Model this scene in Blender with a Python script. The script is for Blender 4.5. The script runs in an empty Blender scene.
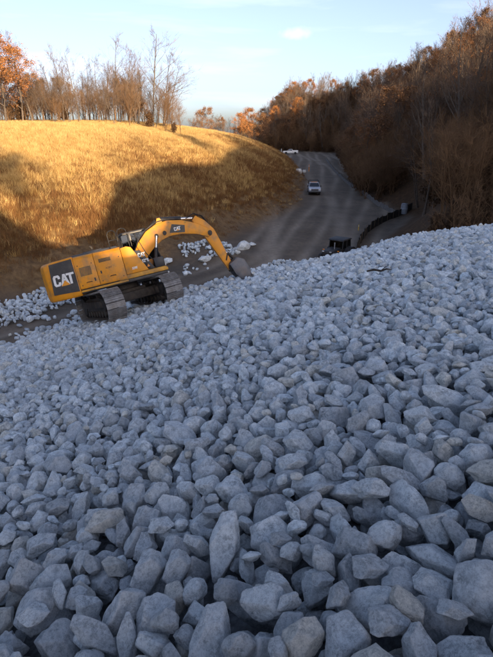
import bpy, bmesh, math, random
import numpy as np
from mathutils import Vector, Matrix, noise

random.seed(7); rng = np.random.default_rng(7)
SC = bpy.context.scene
COL = SC.collection
R = math.radians

# ------------------------------------------------------------------ camera, sky, sun, exposure
PITCH = R(21.3); FPX = 496.0
cam_d = bpy.data.cameras.new('camera'); cam = bpy.data.objects.new('camera', cam_d); COL.objects.link(cam)
cam_d.sensor_fit = 'VERTICAL'; cam_d.sensor_height = 24.0; cam_d.lens = 24.0 * FPX / 657.0
cam_d.clip_start = 0.05; cam_d.clip_end = 6000
cam.location = (0, 0, 0); cam.rotation_euler = (math.pi / 2 - PITCH, 0, 0)
SC.camera = cam
SC.render.resolution_x, SC.render.resolution_y = 768, 1024

SUN_AZ, SUN_EL = R(155), R(10.5)
W = bpy.data.worlds.new('World'); SC.world = W; W.use_nodes = True
nt = W.node_tree; nt.nodes.clear()
wo = nt.nodes.new('ShaderNodeOutputWorld'); bg = nt.nodes.new('ShaderNodeBackground')
sky = nt.nodes.new('ShaderNodeTexSky'); sky.sky_type = 'NISHITA'; sky.sun_disc = False
sky.sun_elevation = SUN_EL; sky.sun_rotation = SUN_AZ
sky.air_density = 0.65; sky.dust_density = 2.3; sky.ozone_density = 0.7
tc = nt.nodes.new('ShaderNodeTexCoord'); mp = nt.nodes.new('ShaderNodeMapping')
mp.inputs['Scale'].default_value = (1.6, 2.2, 13.0); mp.inputs['Rotation'].default_value = (0.0, R(-7), 0)
nz = nt.nodes.new('ShaderNodeTexNoise'); nz.inputs['Scale'].default_value = 1.7; nz.inputs['Detail'].default_value = 6
nz.inputs['Roughness'].default_value = 0.55; nz.inputs['Distortion'].default_value = 0.4
cr = nt.nodes.new('ShaderNodeValToRGB'); cr.color_ramp.elements[0].position = 0.50; cr.color_ramp.elements[1].position = 0.78
cr.color_ramp.elements[1].color = (0.45, 0.45, 0.45, 1)
mx = nt.nodes.new('ShaderNodeMix'); mx.data_type = 'RGBA'
hv = nt.nodes.new('ShaderNodeHueSaturation'); hv.inputs['Saturation'].default_value = 0.35; hv.inputs['Value'].default_value = 1.35
nt.links.new(tc.outputs['Generated'], mp.inputs['Vector']); nt.links.new(mp.outputs['Vector'], nz.inputs['Vector'])
nt.links.new(nz.outputs['Fac'], cr.inputs['Fac']); cdir = Vector(( (297 - 246.5) / FPX, math.cos(PITCH) + (328.5 - 33) / FPX * math.sin(PITCH), -math.sin(PITCH) + (328.5 - 33) / FPX * math.cos(PITCH))).normalized()
v1 = nt.nodes.new('ShaderNodeVectorMath'); v1.operation = 'SUBTRACT'; v1.inputs[1].default_value = cdir
v2 = nt.nodes.new('ShaderNodeVectorMath'); v2.operation = 'MULTIPLY'; v2.inputs[1].default_value = (34, 34, 95)
v3 = nt.nodes.new('ShaderNodeVectorMath'); v3.operation = 'LENGTH'
n2_ = nt.nodes.new('ShaderNodeTexNoise'); n2_.inputs['Scale'].default_value = 60; n2_.inputs['Detail'].default_value = 5
pm = nt.nodes.new('ShaderNodeMath'); pm.operation = 'MULTIPLY_ADD'; pm.inputs[1].default_value = 1.6
pr_ = nt.nodes.new('ShaderNodeMapRange'); pr_.inputs['From Min'].default_value = 1.9; pr_.inputs['From Max'].default_value = 0.7; pr_.inputs['To Max'].default_value = 0.55
mxm = nt.nodes.new('ShaderNodeMath'); mxm.operation = 'MAXIMUM'
nt.links.new(tc.outputs['Generated'], v1.inputs[0]); nt.links.new(v1.outputs[0], v2.inputs[0]); nt.links.new(v2.outputs[0], v3.inputs[0]); nt.links.new(tc.outputs['Generated'], n2_.inputs['Vector'])
nt.links.new(n2_.outputs['Fac'], pm.inputs[0]); nt.links.new(v3.outputs['Value'], pm.inputs[2]); nt.links.new(pm.outputs[0], pr_.inputs['Value'])
nt.links.new(cr.outputs['Color'], mxm.inputs[0]); nt.links.new(pr_.outputs['Result'], mxm.inputs[1]); nt.links.new(mxm.outputs[0], mx.inputs['Factor'])
nt.links.new(sky.outputs['Color'], mx.inputs['A']); nt.links.new(sky.outputs['Color'], hv.inputs['Color'])
nt.links.new(hv.outputs['Color'], mx.inputs['B'])
tn_ = nt.nodes.new('ShaderNodeMix'); tn_.data_type = 'RGBA'; tn_.blend_type = 'MULTIPLY'; tn_.inputs['Factor'].default_value = 1.0
tn_.inputs['B'].default_value = (0.88, 0.885, 1.0, 1)
ds = nt.nodes.new('ShaderNodeHueSaturation'); ds.inputs['Saturation'].default_value = 0.80
nt.links.new(mx.outputs['Result'], ds.inputs['Color']); nt.links.new(ds.outputs['Color'], tn_.inputs['A']); nt.links.new(tn_.outputs['Result'], bg.inputs['Color']); nt.links.new(bg.outputs['Background'], wo.inputs['Surface'])
bg.inputs['Strength'].default_value = 0.138

sun_d = bpy.data.lights.new('sun', 'SUN'); sun = bpy.data.objects.new('sun', sun_d); COL.objects.link(sun)
sun_d.energy = 5.0; sun_d.angle = R(0.53); sun_d.color = (1.0, 0.76, 0.48)
sdir = Vector((math.sin(SUN_AZ) * math.cos(SUN_EL), math.cos(SUN_AZ) * math.cos(SUN_EL), math.sin(SUN_EL)))
sun.rotation_euler = (-sdir).to_track_quat('-Z', 'Y').to_euler()
SC.view_settings.view_transform = 'Standard'; SC.view_settings.look = 'None'
SC.view_settings.exposure = 1.25; SC.view_settings.gamma = 1.0; SC.view_settings.use_curve_mapping = False
SC.cycles.max_bounces = 5; SC.cycles.diffuse_bounces = 3; SC.cycles.glossy_bounces = 2
SC.cycles.transparent_max_bounces = 12; SC.cycles.use_denoising = True

cp, sp_ = math.cos(PITCH), math.sin(PITCH)
def ray(px, py):
    cx, yd = (px - 246.5) / FPX, (py - 328.5) / FPX
    return cx, cp - yd * sp_, -sp_ - yd * cp          # world direction for depth 1
def at(px, py, z):                                    # where the sight line meets height z
    x, y, dz = ray(px, py); t = z / dz
    return Vector((x * t, y * t, z))
def px_of(x, y, z):
    d = y * cp - z * sp_; u = y * sp_ + z * cp
    return 246.5 + FPX * x / d, 328.5 - FPX * u / d, d

# ------------------------------------------------------------------ materials
MATS = {}
def mat(name, col, rough=0.8, metal=0.0, var=0.12, scale=8.0, bump=0.0, spec=0.5, dirt=None, dirt_amt=0.5, dirt_scale=2.0,
        alpha=None, randobj=0.0, coord='Object'):
    if name in MATS: return MATS[name]
    m = bpy.data.materials.new(name); m.use_nodes = True; n = m.node_tree; b = n.nodes['Principled BSDF']
    b.inputs['Roughness'].default_value = rough; b.inputs['Metallic'].default_value = metal
    b.inputs['Specular IOR Level'].default_value = spec
    t = n.nodes.new('ShaderNodeTexCoord'); z = n.nodes.new('ShaderNodeTexNoise')
    z.inputs['Scale'].default_value = scale; z.inputs['Detail'].default_value = 5
    n.links.new(t.outputs[coord], z.inputs['Vector'])
    c = n.nodes.new('ShaderNodeValToRGB')
    c.color_ramp.elements[0].position = 0.3; c.color_ramp.elements[1].position = 0.72
    c.color_ramp.elements[0].color = tuple(max(0, v * (1 - var)) for v in col) + (1,)
    c.color_ramp.elements[1].color = tuple(min(1, v * (1 + var)) for v in col) + (1,)
    n.links.new(z.outputs['Fac'], c.inputs['Fac'])
    out = c.outputs['Color']
    if dirt:
        z2 = n.nodes.new('ShaderNodeTexNoise'); z2.inputs['Scale'].default_value = dirt_scale; z2.inputs['Detail'].default_value = 8
        z2.inputs['Roughness'].default_value = 0.65
        n.links.new(t.outputs[coord], z2.inputs['Vector'])
        c2 = n.nodes.new('ShaderNodeValToRGB'); c2.color_ramp.elements[0].position = 0.47; c2.color_ramp.elements[1].position = 0.68
        c2.color_ramp.elements[1].color = (dirt_amt,) * 3 + (1,)
        n.links.new(z2.outputs['Fac'], c2.inputs['Fac'])
        x = n.nodes.new('ShaderNodeMix'); x.data_type = 'RGBA'; x.inputs['B'].default_value = tuple(dirt) + (1,)
        n.links.new(c2.outputs['Color'], x.inputs['Factor']); n.links.new(out, x.inputs['A']); out = x.outputs['Result']
    if randobj:
        oi = n.nodes.new('ShaderNodeObjectInfo'); h = n.nodes.new('ShaderNodeHueSaturation')
        mr = n.nodes.new('ShaderNodeMapRange'); mr.inputs['To Min'].default_value = 1 - randobj; mr.inputs['To Max'].default_value = 1 + randobj
        n.links.new(oi.outputs['Random'], mr.inputs['Value']); n.links.new(mr.outputs['Result'], h.inputs['Value'])
        n.links.new(out, h.inputs['Color']); out = h.outputs['Color']
    n.links.new(out, b.inputs['Base Color'])
    if bump:
        bp = n.nodes.new('ShaderNodeBump'); bp.inputs['Strength'].default_value = bump; bp.inputs['Distance'].default_value = 0.02
        n.links.new(z.outputs['Fac'], bp.inputs['Height']); n.links.new(bp.outputs['Normal'], b.inputs['Normal'])
    if alpha is not None: b.inputs['Alpha'].default_value = alpha
    MATS[name] = m
    return m

def glass_mat():
    m = bpy.data.materials.new('tinted_glass'); m.use_nodes = True; n = m.node_tree; n.nodes.clear()
    o = n.nodes.new('ShaderNodeOutputMaterial'); a = n.nodes.new('ShaderNodeMixShader')
    g = n.nodes.new('ShaderNodeBsdfGlossy'); g.inputs['Roughness'].default_value = 0.03; g.inputs['Color'].default_value = (.9, .95, 1, 1)
    t = n.nodes.new('ShaderNodeBsdfTransparent'); t.inputs['Color'].default_value = (.30, .33, .34, 1)
    f = n.nodes.new('ShaderNodeFresnel'); f.inputs['IOR'].default_value = 1.45
    n.links.new(f.outputs['Fac'], a.inputs['Fac']); n.links.new(t.outputs[0], a.inputs[1]); n.links.new(g.outputs[0], a.inputs[2])
    n.links.new(a.outputs[0], o.inputs['Surface'])
    return m
GLASS = glass_mat()

# ------------------------------------------------------------------ object helpers
def tag(o, label=None, cat=None, group=None, kind=None):
    if label: o['label'] = label
    if cat: o['category'] = cat
    if group: o['group'] = group
    if kind: o['kind'] = kind
    return o
def link(o, parent=None):
    COL.objects.link(o)
    if parent: o.parent = parent
    return o
def empty(name, loc=(0, 0, 0), mw=None):
    o = bpy.data.objects.new(name, None); o.empty_display_size = 0.3; COL.objects.link(o)
    if mw is not None: o.matrix_world = mw
    else: o.location = loc
    return o

class MB:
    """collects shapes, then builds ONE mesh object"""
    def __init__(s): s.v = []; s.f = []
    def add(s, v, f):
        k = len(s.v); s.v += [tuple(p) for p in v]; s.f += [tuple(i + k for i in q) for q in f]; return s
    def box(s, x0, x1, y0, y1, z0, z1, m=None):
        v = [Vector(p) for p in ((x0,y0,z0),(x1,y0,z0),(x1,y1,z0),(x0,y1,z0),(x0,y0,z1),(x1,y0,z1),(x1,y1,z1),(x0,y1,z1))]
        if m is not None: v = [m @ p for p in v]
        return s.add(v, [(0,3,2,1),(4,5,6,7),(0,1,5,4),(1,2,6,5),(2,3,7,6),(3,0,4,7)])
    def prism_y(s, pts, y0, y1, m=None):              # outline in x,z pushed along y
        n = len(pts); a = sum(pts[i][0] * pts[(i + 1) % n][1] - pts[(i + 1) % n][0] * pts[i][1] for i in range(n))
        if a < 0: pts = pts[::-1]
        v = [Vector((p[0], y0, p[1])) for p in pts] + [Vector((p[0], y1, p[1])) for p in pts]
        if m is not None: v = [m @ p for p in v]
        return s.add(v, [tuple(range(n)), tuple(range(2 * n - 1, n - 1, -1))] + [(i, i + n, (i + 1) % n + n, (i + 1) % n) for i in range(n)])
    def prism_z(s, pts, z0, z1, shrink0=1.0, shrink1=1.0):
        n = len(pts); a = sum(pts[i][0] * pts[(i + 1) % n][1] - pts[(i + 1) % n][0] * pts[i][1] for i in range(n))
        if a < 0: pts = pts[::-1]
        v = [Vector((p[0] * shrink0, p[1] * shrink0, z0)) for p in pts] + [Vector((p[0] * shrink1, p[1] * shrink1, z1)) for p in pts]
        return s.add(v, [tuple(range(n - 1, -1, -1)), tuple(range(n, 2 * n))] + [(i, (i + 1) % n, (i + 1) % n + n, i + n) for i in range(n)])
    def tube(s, pts, rad, n=8, cap=True):
        pts = [Vector(p) for p in pts]; k = len(pts); rad = rad if hasattr(rad, '__len__') else [rad] * k
        base = len(s.v); up = Vector((0, 0, 1))
        for i, p in enumerate(pts):
            d = (pts[min(i + 1, k - 1)] - pts[max(i - 1, 0)]).normalized()
            a = d.cross(up)
            if a.length < 0.05: a = d.cross(Vector((1, 0, 0)))
            a.normalize(); b = d.cross(a)
            for j in range(n):
                t = 2 * math.pi * j / n
                s.v.append(tuple(p + (a * math.cos(t) + b * math.sin(t)) * rad[i]))
        for i in range(k - 1):
            for j in range(n):
                q = base + i * n
                s.f.append((q + j, q + (j + 1) % n, q + n + (j + 1) % n, q + n + j))
        if cap:
            s.f.append(tuple(base + j for j in range(n - 1, -1, -1))); s.f.append(tuple(base + (k - 1) * n + j for j in range(n)))
        return s
    def cyl(s, c, axis, r, h, n=16):
        c = Vector(c); a = Vector(axis).normalized()
        return s.tube([c - a * h / 2, c + a * h / 2], r, n)
    def lathe(s, prof, c=(0, 0, 0), axis='z', n=20):     # prof: (radius, height) list
        base = len(s.v)
        for r_, h in prof:
            for j in range(n):
                t = 2 * math.pi * j / n; a, b = r_ * math.cos(t), r_ * math.sin(t)
                p = (a, b, h) if axis == 'z' else ((a, h, b) if axis == 'y' else (h, a, b))
                s.v.append((p[0] + c[0], p[1] + c[1], p[2] + c[2]))
        for i in range(len(prof) - 1):
            for j in range(n):
                q = base + i * n; s.f.append((q + j, q + (j + 1) % n, q + n + (j + 1) % n, q + n + j))
        s.f.append(tuple(base + j for j in range(n))); s.f.append(tuple(base + (len(prof) - 1) * n + j for j in range(n)))
        return s
    def mesh(s, name, m, bevel=0.0, smooth=False):
        me = bpy.data.meshes.new(name); me.from_pydata(s.v, [], s.f)
        bm = bmesh.new(); bm.from_mesh(me)
        bmesh.ops.recalc_face_normals(bm, faces=bm.faces)
        if bevel:
            es = [e for e in bm.edges if len(e.link_faces) == 2 and e.calc_face_angle(0) > R(28)]
            bmesh.ops.bevel(bm, geom=es, offset=bevel, segments=2, profile=0.5, affect='EDGES', clamp_overlap=True)
        bm.to_mesh(me); bm.free()
        if smooth:
            me.polygons.foreach_set('use_smooth', [True] * len(me.polygons))
            try: me.set_sharp_from_angle(angle=R(38))
            except Exception: pass
        if m: me.materials.append(m)
        return me
    def build(s, name, m, parent=None, bevel=0.0, smooth=True, loc=None, rot=None):
        o = bpy.data.objects.new(name, s.mesh(name, m, bevel, smooth)); link(o, parent)
        if loc is not None: o.location = loc
        if rot is not None: o.rotation_euler = rot
        return o

def np_mesh(name, verts, faces, m=None, smooth=False, attrs=None):
    """verts (n,3), faces (m,k) with a constant k"""
    me = bpy.data.meshes.new(name); n, k = faces.shape
    me.vertices.add(len(verts)); me.vertices.foreach_set('co', np.ascontiguousarray(verts, dtype=np.float32).ravel())
    me.loops.add(n * k); me.loops.foreach_set('vertex_index', np.ascontiguousarray(faces, dtype=np.int32).ravel())
    me.polygons.add(n); me.polygons.foreach_set('loop_start', np.arange(0, n * k, k, dtype=np.int32))
    me.polygons.foreach_set('use_smooth', np.full(n, smooth, dtype=bool))
    for an, (typ, data) in (attrs or {}).items():
        a = me.attributes.new(an, typ, 'POINT')
        a.data.foreach_set('color' if typ == 'FLOAT_COLOR' else 'value', np.ascontiguousarray(data, dtype=np.float32).ravel())
    if m: me.materials.append(m)
    me.update(calc_edges=True); me.validate()
    return me

# ------------------------------------------------------------------ the lie of the land
def sstep(t): t = np.clip(t, 0, 1); return t * t * (3 - 2 * t)
def vnoise(x, y, s, seed=0, oct_=3):
    """smooth value noise, vectorised"""
    tot = 0; amp = 1; f = 1.0 / s; nrm = 0
    for o in range(oct_):
        xf, yf = x * f, y * f; xi, yi = np.floor(xf).astype(np.int64), np.floor(yf).astype(np.int64)
        tx, ty = xf - xi, yf - yi; tx = tx * tx * (3 - 2 * tx); ty = ty * ty * (3 - 2 * ty)
        def h(a, b):
            q = (a * 374761393 + b * 668265263 + (seed + o * 17) * 1442695041) & 0x7fffffff
            q = ((q ^ (q >> 13)) * 1274126177) & 0x7fffffff
            return ((q ^ (q >> 16)) & 0xffff) / 65535.0
        v = (h(xi, yi) * (1 - tx) + h(xi + 1, yi) * tx) * (1 - ty) + (h(xi, yi + 1) * (1 - tx) + h(xi + 1, yi + 1) * tx) * ty
        tot = tot + amp * v; nrm += amp; amp *= 0.5; f *= 2.1
    return tot / nrm - 0.5

LTOE = np.array([(-120,-60),(-60,-5),(-28,18),(-15.2,29),(-5,41),(8.0,74),(13,110),(15.0,168),(8,196),(-30,222),(-160,262)], float)
RTOE = np.array([(40,-80),(33,-20),(30,10),(22,28),(11.5,41.5),(13.5,50),(19.5,62),(18.2,87),(24.5,130),(31.5,180),(36,212),(24,230),(9,246),(3,275),(-5,420)], float)
def sdist(x, y, P):
    d = np.full(np.shape(x), 1e9)
    for a, b in zip(P[:-1], P[1:]):
        ab = b - a; t = np.clip(((x - a[0]) * ab[0] + (y - a[1]) * ab[1]) / (ab @ ab), 0, 1)
        d = np.minimum(d, np.hypot(x - a[0] - t * ab[0], y - a[1] - t * ab[1]))
    xi = np.interp(y, P[:, 1], P[:, 0])
    return np.where(x < xi, d, -d)                    # positive on the left of the line
def floor_z(y): return -9.7 + 2.9 * sstep((y - 55) / 165)
def plane_z(x, y):                                    # the riprap embankment the camera stands on
    f = np.where(x < 0, 0.30 * x, 0.16 * x + 0.14 * 1.5 * (1 - np.exp(-np.maximum(x, 0) / 1.5)))
    yc = np.interp(x, [-40, 0, 4, 11, 15, 25, 60], [60, 50, 38.5, 35, 30.5, 25, 20])
    z = -1.55 + f - 0.2 * y
    z = z - 0.55 * np.maximum(0, y - yc) ** 1.0
    z = z - 1.35 * sstep((y - 22) / 14) * (1 - sstep((x - 3) / 9))
    crest = 1.0 + 0.05 * np.clip(x, -30, 30)
    return np.minimum(z, crest + 0.35 * vnoise(x, y, 4, 5))
def rut_fn(x, y):
    s = x - np.interp(y, [20, 40, 74, 110, 168, 215], [-9, 5, 12, 17.5, 22.5, 25]); w = np.clip(.45 + y / 160, .5, 1.1)
    return sum(-np.exp(-((s - c * w * 1.5 + 0.9 * np.sin(y / 13 + c)) / (.26 * w + .28)) ** 2) for c in (-6.2, -4.9, -3.2, -1.9, -0.3, 1.0, 2.6, 3.9, 5.4)) * (.55 + vnoise(x, y, 7, 31))
def terrain(x, y, riprap=True):
    fl = floor_z(y)
    dl = sdist(x, y, LTOE); dr = -sdist(x, y, RTOE)
    Hl = np.interp(y, [-60, 20, 50, 75, 110, 150, 180, 205, 260], [7.5, 8.4, 9.2, 10.6, 10.9, 9.8, 5.6, 3.0, 3.5])
    t = np.maximum(dl, 0) / 34.0
    hl = Hl * (1 - np.exp(-2.3 * t)) / (1 - math.exp(-2.3)) * np.where(t < 1, 1, 1) 
    hl = np.minimum(hl, Hl * (1.0 + 0.02 * t)) 
    hl = hl + 0.5 * vnoise(x, y, 14, 1) * sstep(dl / 8) + 0.25 * vnoise(x, y, 3, 2) * sstep(dl / 3) + (.9 * vnoise(x, y, 2.2, 61) + .5 * vnoise(x, y, .9, 62)) * np.exp(-((dl - 2.0) / 1.8) ** 2)
    Hr = np.interp(y, [-60, -35, -20, -8, 2, 30, 60, 80, 100, 120, 170, 205, 260, 400], [10, 10, 10, 9, 10, 11, 11, 13, 20, 27, 27, 20, 17, 14])
    hr = Hr * sstep(np.maximum(dr, 0) / (Hr * np.interp(y, [30, 70, 140, 200], [1.25, 2.0, 1.8, 1.5]))) + np.minimum(np.maximum(dr, 0) * 0.25, 1.5)
    hr = hr + 1.0 * vnoise(x, y, 12, 3) * sstep(dr / 6)
    base = fl + np.where(dl > 0, hl, 0) + np.where(dr > 0, hr, 0)
    # bumps, windrows and ruts on the dirt floor
    on = (1 - sstep(dl / 2.0 + .5)) * (1 - sstep(dr / 2.0 + .5))
    rut = 0.13 * rut_fn(x, y)
    base = base + on * (0.28 * vnoise(x, y, 5, 4) + 0.05 * vnoise(x, y, 1.4, 6) + rut)
    base = base + 1.2 * np.exp(-(((x + 3.2) / 2.8) ** 2 + ((y - 41.5) / 1.8) ** 2)) * (1 + .5 * vnoise(x, y, 1.2, 8))
    base = base + 6.6 * sstep((y - 222) / 110) * sstep((14 - x) / 30)
    if riprap: base = np.maximum(base, plane_z(x, y) - 0.30)
    # unseen wooded ridge behind the viewpoint, shaped to keep the slope in evening shade
    a_, c_ = x * .906 + y * .423, x * .423 - y * .906
    top = np.interp(a_, [-60, -25, -10, -3, 0.6, 6.2, 9, 25, 41, 60, 110], [16, 20.5, 21, 18.5, 10.8, 10.8, 16.5, 21, 26, 29, 16])  # dip shaped to let low sun reach the excavator
    ridge = -9.7 + (top + 9.7) * np.exp(-((c_ - 60) / 21) ** 2) + 1.6 * vnoise(x, y, 6, 51) * sstep((c_ - 30) / 20)
    return np.maximum(base, np.where(c_ > 14, ridge, -99))

def axis(lo, hi, core0, core1, step, grow=1.25):
    a = list(np.arange(core0, core1 + 1e-6, step)); s = step
    while a[-1] < hi: s *= grow; a.append(min(a[-1] + s, hi))
    s = step
    while a[0] > lo: s *= grow; a.insert(0, max(a[0] - s, lo))
    return np.array(a)
gx = axis(-1800, 1800, -58, 58, 0.45); gy = axis(-500, 3000, 2, 232, 0.45)
GX, GY = np.meshgrid(gx, gy); GZ = terrain(GX, GY)
DL, DR = sdist(GX, GY, LTOE), -sdist(GX, GY, RTOE)
nzz = vnoise(GX, GY, 3.5, 11)
grass_w = sstep((DL + 1.6 * nzz) / 1.8); litter_w = sstep((DR + 1.5 * nzz) / 1.6)
far_w = np.maximum(sstep((GY - 300) / 40), sstep((GY - 228) / 8) * sstep((6 - GX) / 8)); grass_w = np.maximum(grass_w, far_w); litter_w = litter_w * (1 - far_w)
bank_w = np.exp(-((DL - 2.2) / 2.4) ** 2)
zone = np.stack([grass_w, litter_w, bank_w, np.clip(-rut_fn(GX, GY), 0, 1)], -1).reshape(-1, 4)

def ground_mat():
    m = bpy.data.materials.new('ground_soil'); m.use_nodes = True; n = m.node_tree; b = n.nodes['Principled BSDF']
    b.inputs['Roughness'].default_value = 0.95; b.inputs['Specular IOR Level'].default_value = 0.2
    t = n.nodes.new('ShaderNodeTexCoord')
    def nz_(s, d=6, r=.6):
        z = n.nodes.new('ShaderNodeTexNoise'); z.inputs['Scale'].default_value = s; z.inputs['Detail'].default_value = d
        z.inputs['Roughness'].default_value = r; n.links.new(t.outputs['Object'], z.inputs['Vector']); return z
    def ramp(src, stops):
        c = n.nodes.new('ShaderNodeValToRGB'); e = c.color_ramp.elements
        while len(e) < len(stops): e.new(0.5)
        for q, (p, col) in zip(e, stops): q.position = p; q.color = tuple(col) + (1,)
        n.links.new(src, c.inputs['Fac']); return c.outputs['Color']
    def mixc(f, a, c):
        x = n.nodes.new('ShaderNodeMix'); x.data_type = 'RGBA'
        n.links.new(f, x.inputs['Factor']); n.links.new(a, x.inputs['A']); n.links.new(c, x.inputs['B']); return x.outputs['Result']
    n1, n2, n3 = nz_(0.35), nz_(2.2, 8, .7), nz_(14, 6, .7)
    dirt = ramp(n1.outputs['Fac'], [(.3, (.12, .095, .069)), (.55, (.18, .142, .105)), (.75, (.25, .197, .146))])
    gravel = ramp(n3.outputs['Fac'], [(.35, (.04, .036, .032)), (.6, (.085, .077, .068)), (.72, (.16, .148, .13))])
    dirt = mixc(ramp(n2.outputs['Fac'], [(.35, (.15,) * 3), (.7, (.75,) * 3)]), dirt, gravel)
    straw = ramp(n2.outputs['Fac'], [(.3, (.15, .085, .032)), (.5, (.26, .155, .055)), (.75, (.40, .25, .09))])
    leaf = ramp(n2.outputs['Fac'], [(.3, (.035, .022, .013)), (.55, (.075, .043, .022)), (.75, (.13, .07, .03))])
    bank = ramp(n2.outputs['Fac'], [(.3, (.07, .045, .028)), (.5, (.15, .095, .052)), (.75, (.27, .17, .085))])
    a = n.nodes.new('ShaderNodeAttribute'); a.attribute_name = 'zone'; s = n.nodes.new('ShaderNodeSeparateColor')
    n.links.new(a.outputs['Color'], s.inputs['Color'])
    pale = ramp(n2.outputs['Fac'], [(.3, (.22, .185, .148)), (.7, (.38, .325, .26))])
    wv = n.nodes.new('ShaderNodeMath'); wv.operation = 'MULTIPLY'; wv.inputs[1].default_value = 1.0; n.links.new(a.outputs['Alpha'], wv.inputs[0])
    dirt = mixc(wv.outputs[0], dirt, pale)
    o = mixc(s.outputs['Red'], dirt, straw); o = mixc(s.outputs['Green'], o, leaf)
    th = n.nodes.new('ShaderNodeMath'); th.operation = 'MULTIPLY'; th.inputs[1].default_value = .8; n.links.new(s.outputs['Blue'], th.inputs[0])
    o = mixc(th.outputs[0], o, bank)
    n.links.new(o, b.inputs['Base Color'])
    bp = n.nodes.new('ShaderNodeBump'); bp.inputs['Strength'].default_value = 0.8; bp.inputs['Distance'].default_value = 0.12
    n.links.new(n2.outputs['Fac'], bp.inputs['Height']); n.links.new(bp.outputs['Normal'], b.inputs['Normal'])
    return m
GROUND = ground_mat()
nx, ny = len(gx), len(gy)
V = np.stack([GX, GY, GZ], -1).reshape(-1, 3)
I = np.arange(nx * ny).reshape(ny, nx)
Q = np.stack([I[:-1, :-1], I[:-1, 1:], I[1:, 1:], I[1:, :-1]], -1).reshape(-1, 4)
def fmean(a): return (a[:-1, :-1] + a[1:, 1:] + a[:-1, 1:] + a[1:, :-1]).ravel() / 4
fg, fr, fy = fmean(grass_w), fmean(litter_w), fmean(GY); fz = fmean(GZ); fp = fmean(plane_z(GX, GY) - .30)
sel = np.where(fg > .5, 1, np.where(fr > .5, 2, 0)); sel[(fz - fp) < 1e-4] = 3
for k, nm, lab in ((0, 'dirt_road', 'rutted grey brown dirt haul road on the valley floor'), (1, 'grass_hill', 'rounded hill of dry soil under golden grass'),
                   (2, 'forest_floor', 'leaf covered wooded slope beside the road'), (3, 'embankment', 'sloping earth embankment under the riprap')):
    q = Q[sel == k]; u, inv = np.unique(q, return_inverse=True)
    me = np_mesh(nm, V[u], inv.reshape(-1, 4), GROUND if k != 3 else mat('stone_fines', (.12, .13, .14), .95, var=.5, scale=30, bump=1.0), True, {'zone': ('FLOAT_COLOR', zone[u])})
    tag(link(bpy.data.objects.new(nm, me)), lab, None, None, 'structure')

def tz(x, y): return float(terrain(np.array([float(x)]), np.array([float(y)]))[0])

# ------------------------------------------------------------------ riprap
def ico(sub):
    bm = bmesh.new(); bmesh.ops.create_icosphere(bm, subdivisions=sub, radius=1)
    v = np.array([x.co[:] for x in bm.verts]); f = np.array([[q.index for q in p.verts] for p in bm.faces]); bm.free(); return v, f
ICO = {k: ico(k) for k in (2, 3, 5)}
SHAPES = []                                           # (word, planes, dists, axes, sharpness, seed)
kinds = [('flat slab-like', (1.12, .88, .50)), ('long', (1.28, .72, .62)), ('blocky', (1.0, .86, .76)),
         ('rounded', (1.02, .90, .74)), ('wedge-shaped', (1.12, .80, .62)), ('angular', (1.06, .84, .68))]
for i in range(18):
    w, ax = kinds[i % 6]; r_ = np.random.default_rng(100 + i)
    npl = {'rounded': 17, 'blocky': 11, 'flat slab-like': 11}.get(w, 10)
    P = []
    while len(P) < npl:                               # well spread cutting planes
        c = r_.normal(size=(13, 3)); c /= np.linalg.norm(c, axis=1)[:, None]
        P.append(c[0] if not P else c[np.argmin((c @ np.array(P).T).max(1))])
    D = r_.uniform(.70, .98, npl) if w != 'rounded' else r_.uniform(.84, .97, npl)
    SHAPES.append((w, np.array(P), D, np.array(ax) * r_.uniform(.93, 1.07, 3), 34 if w != 'rounded' else 24, i))
def rock_verts(k, sub):
    w, P, D, ax, sharp, seed = SHAPES[k]; d = ICO[sub][0]
    q = D[None, :] / np.maximum(d @ P.T, 0.2)
    r_ = -np.log(np.exp(-sharp * np.minimum(q, 3)).sum(1)) / sharp
    r_ = np.minimum(r_, 1.30)
    if sub >= 3:
        off = Vector((seed * 3.1, 1.7, 9.2))
        nn = np.array([noise.fractal(Vector(p) * 1.7 + off, .9, 2.2, 5) for p in d])
        cc = np.array([noise.noise(Vector(p) * 5.0 + off) for p in d])
        r_ = r_ + 0.065 * nn - 0.07 * np.maximum(0, np.abs(cc) - .32)
    v = d * r_[:, None] * ax
    return v - v.mean(0)
RV = {s: [rock_verts(k, s) for k in range(len(SHAPES))] for s in ICO}

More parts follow.
